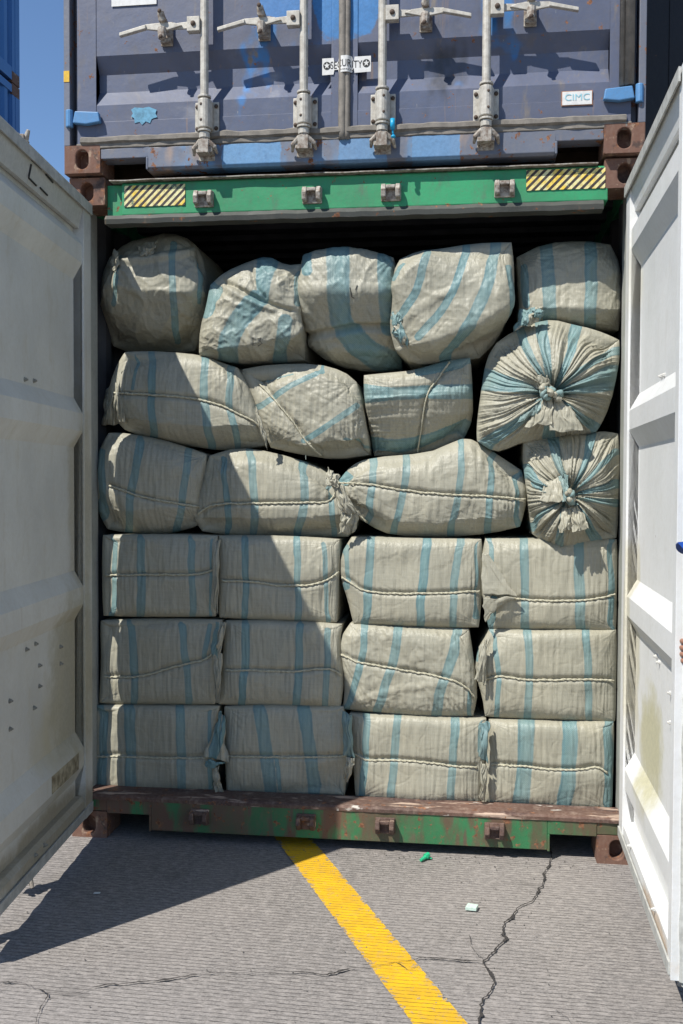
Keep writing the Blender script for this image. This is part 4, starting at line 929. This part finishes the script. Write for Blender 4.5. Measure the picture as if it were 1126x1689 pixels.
# --- top row
F1, _ = sack('rounded shaded sack with a crumpled sunlit top, upper left corner of load', [(180, 425), (210, 400), (245, 392), (278, 384), (318, 398), (333, 425)], [(333, 425), (342, 470), (340, 530), (322, 580)], [(186, 572), (215, 580), (273, 582), (322, 580)], [(180, 425), (167, 460), (167, 515), (186, 572)],
     [([(286, 405), (282, 467), (293, 570)], 11), ([(196, 420), (190, 500)], 8), ([(328, 430), (330, 500)], 8)], (), yf=.10, R=.12, n=3.4, corner=.04, big=.016, crumple=.008, cf=7, keel=([(160, 465), (250, 478), (345, 480)], .85), seed=21, lean=.035, folds=[([(184, 436), (240, 428), (300, 420), (318, 415)], .018, .022)], group=GS)
F2, _ = sack('crumpled sunlit sack with pointed top and broad blue patches, second in the top row', [(347, 470), (370, 450), (411, 432), (441, 423), (471, 439), (497, 435)], [(497, 435), (502, 475), (495, 510), (499, 550), (503, 594)], [(328, 585), (386, 600), (440, 600), (503, 596)], [(347, 470), (341, 505), (331, 540), (328, 585)],
     [([(442, 425), (434, 450), (434, 490)], 38, 18), ([(422, 495), (392, 530), (374, 566), (376, 600)], 34), ([(352, 474), (343, 500), (338, 515)], 20), ([(470, 530), (462, 598)], 24), ([(494, 450), (490, 500)], 12)], (),
     yf=.06, R=.085, n=4.5, corner=.02, big=.022, crumple=.010, cf=7, keel=([(320, 580), (390, 572), (470, 556), (505, 540)], .9), seed=22, folds=[([(362, 455), (400, 480), (440, 500), (480, 512)], .010, -.022), ([(365, 470), (410, 497), (450, 510)], .014, .014), ([(412, 436), (418, 470), (436, 490)], .008, -.012)], group=GS)
F3, _ = sack('folded sack with a wide blue band in the middle of the top row', [(500, 420), (560, 413), (610, 416), (650, 425)], [(650, 425), (646, 480), (648, 540), (664, 608)], [(520, 580), (560, 600), (610, 609), (664, 610)], [(500, 420), (498, 470), (500, 520), (520, 580)],
     [([(558, 415), (560, 470), (565, 530), (600, 565), (650, 600)], 36, 40), ([(632, 425), (635, 480), (638, 535)], 24), ([(508, 425), (512, 450)], 16)], (),
     yf=.085, R=.07, n=5, corner=.02, big=.012, crumple=.006, cf=8, keel=([(495, 478), (660, 478)], .75), seed=23, pang=.6, pleat=.005, folds=[([(500, 552), (540, 540), (590, 530), (650, 534)], .016, -.032), ([(515, 565), (570, 565), (650, 575)], .045, .035), ([(500, 476), (580, 474), (648, 478)], .05, .022)], group=GS)
F4, _ = sack('large sunlit sack with long curving blue bands, tallest in the top row', [(660, 428), (690, 415), (724, 412), (778, 403), (843, 400)], [(843, 400), (847, 450), (845, 500), (820, 560), (790, 590)], [(652, 575), (680, 600), (733, 598), (790, 590)], [(660, 428), (649, 450), (648, 500), (643, 540), (652, 575)],
     [([(704, 417), (693, 470), (666, 515), (650, 525)], 13), ([(769, 406), (753, 467), (729, 515), (690, 555)], 14), ([(818, 403), (806, 467), (786, 515), (762, 555), (735, 595)], 20), ([(663, 435), (652, 460)], 9), ([(842, 440), (838, 530)], 10)], (),
     yf=.022, R=.065, n=7, corner=.012, facet=.09, big=.018, crumple=.005, cf=8, keel=([(640, 585), (700, 562), (790, 532), (850, 490)], .9), seed=24, turn=.0, lean=.0, folds=[([(650, 545), (700, 500), (760, 470)], .03, .01), ([(650, 565), (740, 556), (842, 500)], .05, .012)], group=GS)
F5, _ = sack('sack at the right end of the top row, upper part shaded, lower part sunlit', [(852, 425), (900, 402), (960, 398), (1006, 404)], [(1006, 404), (1023, 440), (1025, 500), (1020, 545)], [(850, 548), (889, 538), (940, 536), (980, 543), (1020, 545)], [(852, 425), (855, 470), (858, 510), (850, 548)],
     [([(974, 405), (974, 460), (973, 540)], 21), ([(900, 405), (906, 462), (906, 533)], 22), ([(862, 440), (866, 500)], 14)], (),
     yf=.15, R=.06, n=6, corner=.015, big=.014, crumple=.004, cf=8, keel=([(850, 515), (900, 505), (1025, 508)], .85), seed=25, lean=.03, group=GS)

# knots of the radial sacks: twisted strands, crumpled cloth and hanging ears
def strands(root, px, py, y, rad, n, seed, sdvals=(3., .3)):
    rnd = random.Random(seed); c = ray(np.array(float(px)), np.array(float(py)), np.array(float(y)))
    for k in range(n):
        a0 = rnd.random() * 6.28; r0 = rad * (.35 + .65 * rnd.random()); tw = rnd.uniform(1.2, 2.6) * rnd.choice((-1, 1)); pts = []; rr = []
        for i in range(26):
            f = i / 25; a = a0 + tw * f; r = r0 * (1 - .55 * f) + .35 * rad * float(noise(f * 3, k, seed))
            pts.append(c + np.array([r * math.cos(a), -.006 - .030 * math.sin(math.pi * f) - .012 * rnd.random() * 0 - .004 * k, r * math.sin(a) * .8])); rr.append((.0045 + .007 * math.sin(math.pi * min(1, f * 1.05))) * (1 + .5 * float(noise(f * 9, k, seed + 3))))
        g = MB(); g.sweep(pts, rr, 10); loc = wloc(root); me = bpy.data.meshes.new('twisted_cloth'); me.from_pydata([tuple(np.array(p) - loc) for p in g.v], [], g.f); me.materials.append(M['fabric'])
        at = me.attributes.new('sd', 'FLOAT', 'POINT'); at.data.foreach_set('value', [sdvals[k % len(sdvals)]] * len(g.v))
        for p in me.polygons: p.use_smooth = True
        o = bpy.data.objects.new('twisted_cloth', me); scene.collection.objects.link(o); o.parent = root
def cloth_patch(root, corners, ys, seed, sdv=3., amp=.008, N=34, name='loose_cloth', pin=None, fr=5.):
    """four photo corners with their depths, crumpled between"""
    f = np.linspace(0, 1, N); F_, G_ = np.meshgrid(f, f); C_ = np.array(corners, float); w = [(1 - F_) * (1 - G_), F_ * (1 - G_), F_ * G_, (1 - F_) * G_]
    U = sum(w[i] * C_[i, 0] for i in range(4)); V = sum(w[i] * C_[i, 1] for i in range(4)); Y = sum(w[i] * ys[i] for i in range(4))
    U = U + 4 * noise(F_ * 3, G_ * 3, seed) ; V = V + 4 * noise(F_ * 3, G_ * 3, seed + 1)
    Y = Y - amp * 1.6 * np.sin(np.pi * F_) * np.sin(np.pi * G_) - amp * (ridge(F_ * fr, G_ * 1.3, seed + 2, 1.4) - .4) - amp * .5 * (ridge(F_ * fr * 2.1, G_ * 2.5, seed + 3, 1.5) - .4)
    P = ray(U, V, Y).reshape(-1, 3); loc = wloc(root); me = bpy.data.meshes.new(name)
    me.from_pydata([tuple(p) for p in P - loc], [], [(i * N + j, i * N + j + 1, (i + 1) * N + j + 1, (i + 1) * N + j) for i in range(N - 1) for j in range(N - 1)]); me.materials.append(M['fabric'])
    at = me.attributes.new('sd', 'FLOAT', 'POINT'); sv = np.full(N * N, float(sdv)) if sdv is not None else (4 * np.abs(noise(F_ * 1.6, G_ * .6, seed + 7))).reshape(-1)
    at.data.foreach_set('value', sv.astype(np.float32))
    for p in me.polygons: p.use_smooth = True
    o = bpy.data.objects.new(name, me); scene.collection.objects.link(o); o.parent = root
    so_ = o.modifiers.new('thick', 'SOLIDIFY'); so_.thickness = .0015; return o
cloth_patch(E4, [(868, 672), (900, 652), (894, 676), (850, 700)], [.03, .02, .00, .025], 60, .4)
cloth_patch(E4, [(888, 660), (912, 655), (910, 700), (866, 704)], [.02, .01, -.01, .02], 61, 3.)
cloth_patch(E4, [(912, 655), (942, 672), (962, 708), (906, 712)], [.02, .01, .00, -.01], 62, 3.)
cloth_patch(E4, [(876, 618), (903, 610), (912, 645), (880, 640)], [.03, .02, .02, .03], 63, 3., .012)
strands(E4, 905, 648, .035, .040, 9, 5, (3., .3, 3., 2., .2))
strands(E4, 918, 655, .03, .026, 5, 8, (.2, 3., 3.))
strands(E4, 897, 640, .035, .022, 4, 9, (3., .3))
cloth_patch(D4, [(898, 795), (925, 786), (932, 826), (892, 828)], [.05, .04, .00, .03], 65, 3., .006)
cloth_patch(D4, [(922, 786), (936, 784), (938, 820), (930, 826)], [.04, .04, .01, .00], 66, .2, .006)
cloth_patch(D4, [(926, 838), (944, 838), (946, 872), (920, 880)], [.05, .05, .02, .01], 67, 3., .012, fr=3.)
cloth_patch(D4, [(940, 836), (954, 834), (972, 872), (945, 878)], [.05, .05, .02, .01], 68, 3., .012, fr=3.)
strands(D4, 941, 812, .05, .020, 6, 15, (.2, .3, 3.)); strands(D4, 942, 826, .05, .016, 4, 17, (.4, 2.))
# ears and slack cloth between the square sacks
cloth_patch(C4, [(794, 912), (804, 914), (852, 985), (796, 980)], [.10, .085, .075, .08], 70, 3., .003, fr=2.)
cloth_patch(C4, [(796, 988), (852, 984), (822, 996), (800, 1028)], [.08, .075, .10, .10], 71, 1.1, .003, fr=2.)
cloth_patch(A1, [(362, 1172), (368, 1180), (375, 1256), (336, 1250)], [.12, .10, .07, .08], 72, None, .012, fr=3.)
cloth_patch(A1, [(338, 1252), (372, 1258), (352, 1266), (340, 1262)], [.08, .07, .06, .08], 73, .3, .006)
cloth_patch(A1, [(350, 1264), (360, 1264), (368, 1306), (354, 1306)], [.09, .08, .10, .10], 74, 3., .010, fr=3.)
cloth_patch(B1, [(356, 1026), (374, 1026), (362, 1090), (348, 1080)], [.09, .08, .09, .08], 75, None, .012, fr=3.)
cloth_patch(B1, [(349, 1080), (366, 1076), (362, 1158), (356, 1158)], [.09, .08, .10, .10], 76, 3., .012, fr=3.)
cloth_patch(C1, [(352, 900), (362, 888), (359, 1010), (348, 1000)], [.10, .10, .10, .09], 77, 3., .012, fr=3.)
cloth_patch(A3, [(564, 1172), (578, 1180), (584, 1250), (568, 1246)], [.10, .09, .08, .09], 78, .3, .012, fr=3.)
cloth_patch(A3, [(570, 1250), (586, 1252), (574, 1290), (566, 1284)], [.08, .07, .08, .09], 79, 3., .012, fr=3.)
cloth_patch(A4, [(792, 1192), (806, 1192), (804, 1258), (790, 1250)], [.10, .09, .08, .08], 80, .8, .012, fr=3.)
cloth_patch(A4, [(792, 1256), (806, 1262), (798, 1322), (790, 1316)], [.08, .08, .09, .10], 81, 3., .012, fr=3.)
cloth_patch(B4, [(790, 1066), (806, 1050), (800, 1130), (784, 1120)], [.10, .09, .09, .09], 82, 1.1, .012, fr=3.)
cloth_patch(D2, [(540, 772), (560, 786), (556, 802), (536, 800)], [.08, .07, .05, .06], 83, 3., .010)
cloth_patch(D2, [(548, 800), (566, 802), (590, 850), (562, 846)], [.08, .07, .08, .07], 84, 3., .014, fr=3.)
cloth_patch(D2, [(562, 846), (592, 842), (586, 878), (560, 880)], [.08, .10, .12, .09], 85, 3., .014, fr=3.)
cloth_patch(F4, [(648, 512), (668, 508), (664, 530), (646, 548)], [.08, .05, .04, .07], 86, .3, .010)
cloth_patch(F4, [(646, 545), (664, 530), (676, 575), (656, 560)], [.07, .04, .05, .07], 87, None, .010)
cloth_patch(F5, [(857, 512), (896, 506), (890, 530), (848, 545)], [.11, .09, .08, .09], 88, None, .016)
cloth_patch(F5, [(878, 508), (898, 512), (893, 524), (880, 524)], [.08, .07, .06, .07], 89, .3, .010)
cloth_patch(E1, [(176, 640), (200, 610), (206, 700), (168, 700)], [.24, .16, .16, .24], 90, 3., .03)
cloth_patch(E1, [(420, 668), (428, 690), (444, 742), (434, 724)], [.10, .08, .09, .10], 91, 3., .010)
cloth_patch(F1, [(187, 410), (196, 422), (194, 452), (184, 440)], [.16, .12, .12, .16], 92, 3., .008)
cloth_patch(F1, [(226, 404), (262, 398), (250, 420), (232, 424)], [.16, .15, .12, .12], 93, 3., .014)
# hand written marks
def scribble(root, strokes, y):
    g = MB()
    for s_ in strokes: g.sweep([ray(np.array(float(p[0])), np.array(float(p[1])), np.array(float(y))) for p in s_], .0018, 5)
    g.build('marking', M['black'], root)
def surf_y(root):
    o = [c for c in root.children if c.name.startswith('sack_body')][0]; P = np.array([v.co[:] for v in o.data.vertices]) + wloc(root)
    return P
def front_y(P, px, py):
    d = P - CAM; zz = d @ c_f; u = 563 + FPX * (d @ c_r) / zz; v = 844.5 - FPX * (d @ c_u) / zz
    k = (np.abs(u - px) < 6) & (np.abs(v - py) < 6); return float(P[k][:, 1].min()) if k.any() else .1
for root_, st_ in ((F2, (((417, 556), (417, 570), (421, 569)), ((424, 559), (430, 557), (428, 563), (432, 566), (425, 571)))), (F3, (((577, 474), (580, 490), (584, 492)), ((586, 478), (589, 470))))):
    P_ = surf_y(root_)
    g = MB()
    for s_ in st_:
        g.sweep([ray(np.array(float(p[0])), np.array(float(p[1])), np.array(front_y(P_, *p) - .0005)) for p in s_], .0018, 5)
    g.build('marking', M['black'], root_)

# ------------------------------------------------------------------ litter
def litter(name, px, py, label, mat, kind):
    p = ground(px, py); r = empty(name, (p[0], p[1], 0), label, 'litter')
    g = MB()
    if kind == 0:
        g.sweep([(p[0] - .016, p[1] - .022, .010), (p[0] + .006, p[1] + .012, .014)], [.006, .009], 8); g.sweep([(p[0] + .004, p[1] + .010, .014), (p[0] + .016, p[1] + .026, .020)], [.014, .010], 8)
        g.prism([(p[0] + .0, p[1] + .02), (p[0] + .03, p[1] + .012), (p[0] + .026, p[1] + .03)], 2, .004, .008)
    elif kind == 1:
        g.prism([(p[0] - .022, p[1] - .016), (p[0] + .018, p[1] - .020), (p[0] + .026, p[1] + .012), (p[0] - .012, p[1] + .022)], 2, .005, .017)
    else:
        g.prism([(p[0] - .012, p[1] - .008), (p[0] + .010, p[1] - .004), (p[0] + .012, p[1] + .004), (p[0] - .010, p[1] + .002)], 2, .004, .008)
    g.build('fragment', mat, r, bevel=.001)
litter('plastic_scrap', 700, 1420, 'bent green plastic scrap on the concrete near the sill', M['greenplastic'], 0)
litter('plastic_scrap', 777, 1501, 'small square pale green plastic piece on the concrete beside the long crack', M['paleplastic'], 1)
litter('paper_scrap', 160, 1475, 'tiny white scrap lying in the shadow of the left door', M['wsticker'], 2)

def grit():
    rnd = random.Random(4); g = MB()
    for k in range(620):
        if k < 260: x, y = rnd.uniform(.1, 2.4), -abs(rnd.gauss(0, .05)) - .005
        elif k < 400: x, y = 2.02 - rnd.random() * .4 + rnd.gauss(0, .03), -rnd.random() * 1.4
        else: x, y = rnd.uniform(-.2, 2.8), rnd.uniform(-1.7, .0)
        r = .0012 + .0028 * rnd.random() ** 2.5
        vs_ = []
        for q in range(5): a = q * 1.257 + rnd.random() * .5; vs_.append((x + r * math.cos(a) * rnd.uniform(.7, 1.3), y + r * math.sin(a) * rnd.uniform(.7, 1.3), .004))
        vs_.append((x, y, .004 + r * .9)); g.add(vs_, [(q, (q + 1) % 5, 5) for q in range(5)])
    o = g.build('grit', plain('grit', (.20, .18, .16), .9, 0, .6, 30, 0, alt=(.06, .055, .05)), fix=False); o['kind'] = 'stuff'
    o['label'] = 'loose grit and dust crumbs along the sill and over the concrete'
grit()
# ------------------------------------------------------------------ person behind the free edge of the right door
def skin_mesh(name, V_, E_, Rr, mat, parent, levels=2):
    me = bpy.data.meshes.new(name); loc = wloc(parent); me.from_pydata([tuple(np.array(p) - loc) for p in V_], E_, []); me.materials.append(mat)
    o = bpy.data.objects.new(name, me); scene.collection.objects.link(o); o.parent = parent
    sk = o.modifiers.new('skin', 'SKIN'); sk.use_smooth_shade = True
    for i, r in enumerate(Rr):
        me.skin_vertices[0].data[i].radius = (r, r) if not hasattr(r, '__len__') else r
    me.skin_vertices[0].data[0].use_root = True
    ss = o.modifiers.new('sub', 'SUBSURF'); ss.levels = levels; ss.render_levels = levels
    return o
def person():
    e = np.array(TR(DOOR_W, .018, 1.095)); px_, py_ = 2.59, -1.36     # stands just outside the frame, facing -x
    r = empty('person', (px_, py_, 0), 'person in a blue cap whose fingers grip the edge of the white door', 'person')
    B = lambda dx, dy, z: (px_ + dx, py_ + dy, z)
    V_ = [B(.02, 0, .86), B(.01, 0, .98), B(0, 0, 1.12), B(-.01, 0, 1.24), B(-.02, 0, 1.30), B(-.04, 0, 1.37), B(-.05, 0, 1.44), B(-.05, 0, 1.50),
          B(0, .10, .82), B(-.02, .10, .46), B(.02, .10, .09), B(-.09, .10, .035), B(-.15, .10, .03),
          B(0, -.10, .82), B(-.02, -.10, .46), B(.02, -.10, .09), B(-.09, -.10, .035), B(-.15, -.10, .03),
          B(0, -.16, 1.24), B(.03, -.20, 1.00), B(-.03, -.20, .78), B(-.05, -.20, .70)]
    E_ = [(0, 1), (1, 2), (2, 3), (3, 4), (4, 5), (5, 6), (6, 7), (0, 8), (8, 9), (9, 10), (10, 11), (11, 12), (0, 13), (13, 14), (14, 15), (15, 16), (16, 17), (3, 18), (18, 19), (19, 20), (20, 21)]
    Rr = [(.10, .14), (.095, .13), (.10, .15), (.08, .13), .05, .085, .095, .07, .085, .055, .04, .038, .025, .085, .055, .04, .038, .025, .05, .04, .028, .03]
    # arm towards the door, then a hand with five fingers closing round its edge
    sh = len(V_); V_ += [B(0, .15, 1.24), B(-.06, .17, 1.02)]; Rr += [.05, .04]; E_ += [(3, sh), (sh, sh + 1)]
    wr = np.array([e[0] + .105, e[1] - .055, e[2] - .03]); pm_ = np.array([e[0] + .055, e[1] - .045, e[2] - .005])
    V_ += [tuple(wr), tuple(pm_)]; Rr += [.026, (.022, .034)]; E_ += [(sh + 1, sh + 2), (sh + 2, sh + 3)]; pi_ = sh + 3
    for k in range(4):
        z = e[2] + .030 - .019 * k; ln = (1., 1.06, 1., .85)[k]
        a = len(V_)
        V_ += [(e[0] + .045, e[1] - .036, z), (e[0] + .012, e[1] - .030 + .003 * k, z - .002), (e[0] - .012 * ln, e[1] - .014 + .003 * k, z - .004), (e[0] - .014 * ln, e[1] + .012 * ln, z - .005)]
        Rr += [.0105, .0098, .009, .0075]; E_ += [(pi_, a), (a, a + 1), (a + 1, a + 2), (a + 2, a + 3)]
    a = len(V_); V_ += [(e[0] + .085, e[1] - .018, e[2] + .036), (e[0] + .070, e[1] + .010, e[2] + .05), (e[0] + .064, e[1] + .030, e[2] + .055)]; Rr += [.013, .011, .009]
    E_ += [(pi_, a), (a, a + 1), (a + 1, a + 2)]
    skin_mesh('body', V_, E_, Rr, M['skin'], r)
    skin_mesh('shirt', [B(.02, 0, .80), B(.015, 0, .96), B(0, 0, 1.14), B(-.01, 0, 1.25), B(-.02, 0, 1.285), B(0, -.17, 1.24), B(.03, -.21, 1.05), B(0, .16, 1.24), B(-.05, .175, 1.05)],
              [(0, 1), (1, 2), (2, 3), (3, 4), (3, 5), (5, 6), (3, 7), (7, 8)], [(.135, .175), (.135, .17), (.13, .175), (.095, .145), .065, .065, .06, .065, .06], M['shirt'], r)
    skin_mesh('trousers', [B(.02, 0, .98), B(.02, 0, .85), B(0, .10, .80), B(-.02, .10, .46), B(.02, .10, .10), B(0, -.10, .80), B(-.02, -.10, .46), B(.02, -.10, .10)],
              [(0, 1), (1, 2), (2, 3), (3, 4), (1, 5), (5, 6), (6, 7)], [(.115, .15), (.12, .15), .10, .07, .055, .10, .07, .055], M['trousers'], r)
    for sy_ in (.10, -.10):
        skin_mesh('shoe', [B(.045, sy_, .045), B(-.03, sy_, .05), B(-.12, sy_, .04), B(-.18, sy_, .034)], [(0, 1), (1, 2), (2, 3)], [.046, .052, .046, .032], M['hair'], r)
    hx, hy, hz = px_ - .06, py_, 1.405
    g = MB(); g.ball((hx, hy, hz - .005), .118, (1, .86, .98), 20, 14); hh = g.build('hair', M['hair'], r, smooth=True)
    g = MB(); g.ball((hx - .045, hy, hz - .055), .095, (.95, .82, 1.1), 20, 14); g.ball((hx - .142, hy, hz - .06), .016, (1.1, .8, 1.3), 10, 8)
    for s in (-1, 1): g.ball((hx - .01, hy + s * .088, hz - .055), .022, (.6, .5, 1.2), 10, 8)
    g.build('face', M['skin'], r, smooth=True)
    g = MB()
    g.ball((hx - .135, hy, hz - .10), .012, (.5, 1.9, .4), 8, 6); g.build('mouth', M['hair'], r, smooth=True)
    for s in (-1, 1): g = MB(); g.ball((hx - .130, hy + s * .032, hz - .035), .010, (.6, 1.2, .6), 8, 6); g.build('eye', M['hair'], r, smooth=True)
    g = MB(); g.ball((hx, hy, hz + .03), .124, (1.02, .9, .85), 22, 14)
    cap = g.build('cap', M['cap'], r, smooth=True)
    g = MB(); S = 24; vs_ = []
    for k in range(S):
        a = 2 * math.pi * k / S; cs_, sn_ = math.cos(a), math.sin(a); x = hx - .148 - .082 * math.copysign(abs(cs_) ** .5, cs_); y = hy + .078 * math.copysign(abs(sn_) ** .6, sn_); zz = hz + .008 - 6.2 * (y - hy) ** 2
        vs_ += [(x, y, zz), (x, y, zz + .004)]
    vs_ += [(hx - .15, hy, hz + .016), (hx - .15, hy, hz + .020)]
    g.add(vs_, [(2 * k, 2 * ((k + 1) % S), 2 * ((k + 1) % S) + 1, 2 * k + 1) for k in range(S)] + [(2 * k, 2 * ((k + 1) % S), 2 * S) for k in range(S)] + [(2 * k + 1, 2 * ((k + 1) % S) + 1, 2 * S + 1) for k in range(S)])
    g.build('visor', M['cap'], cap, smooth=True)
person()
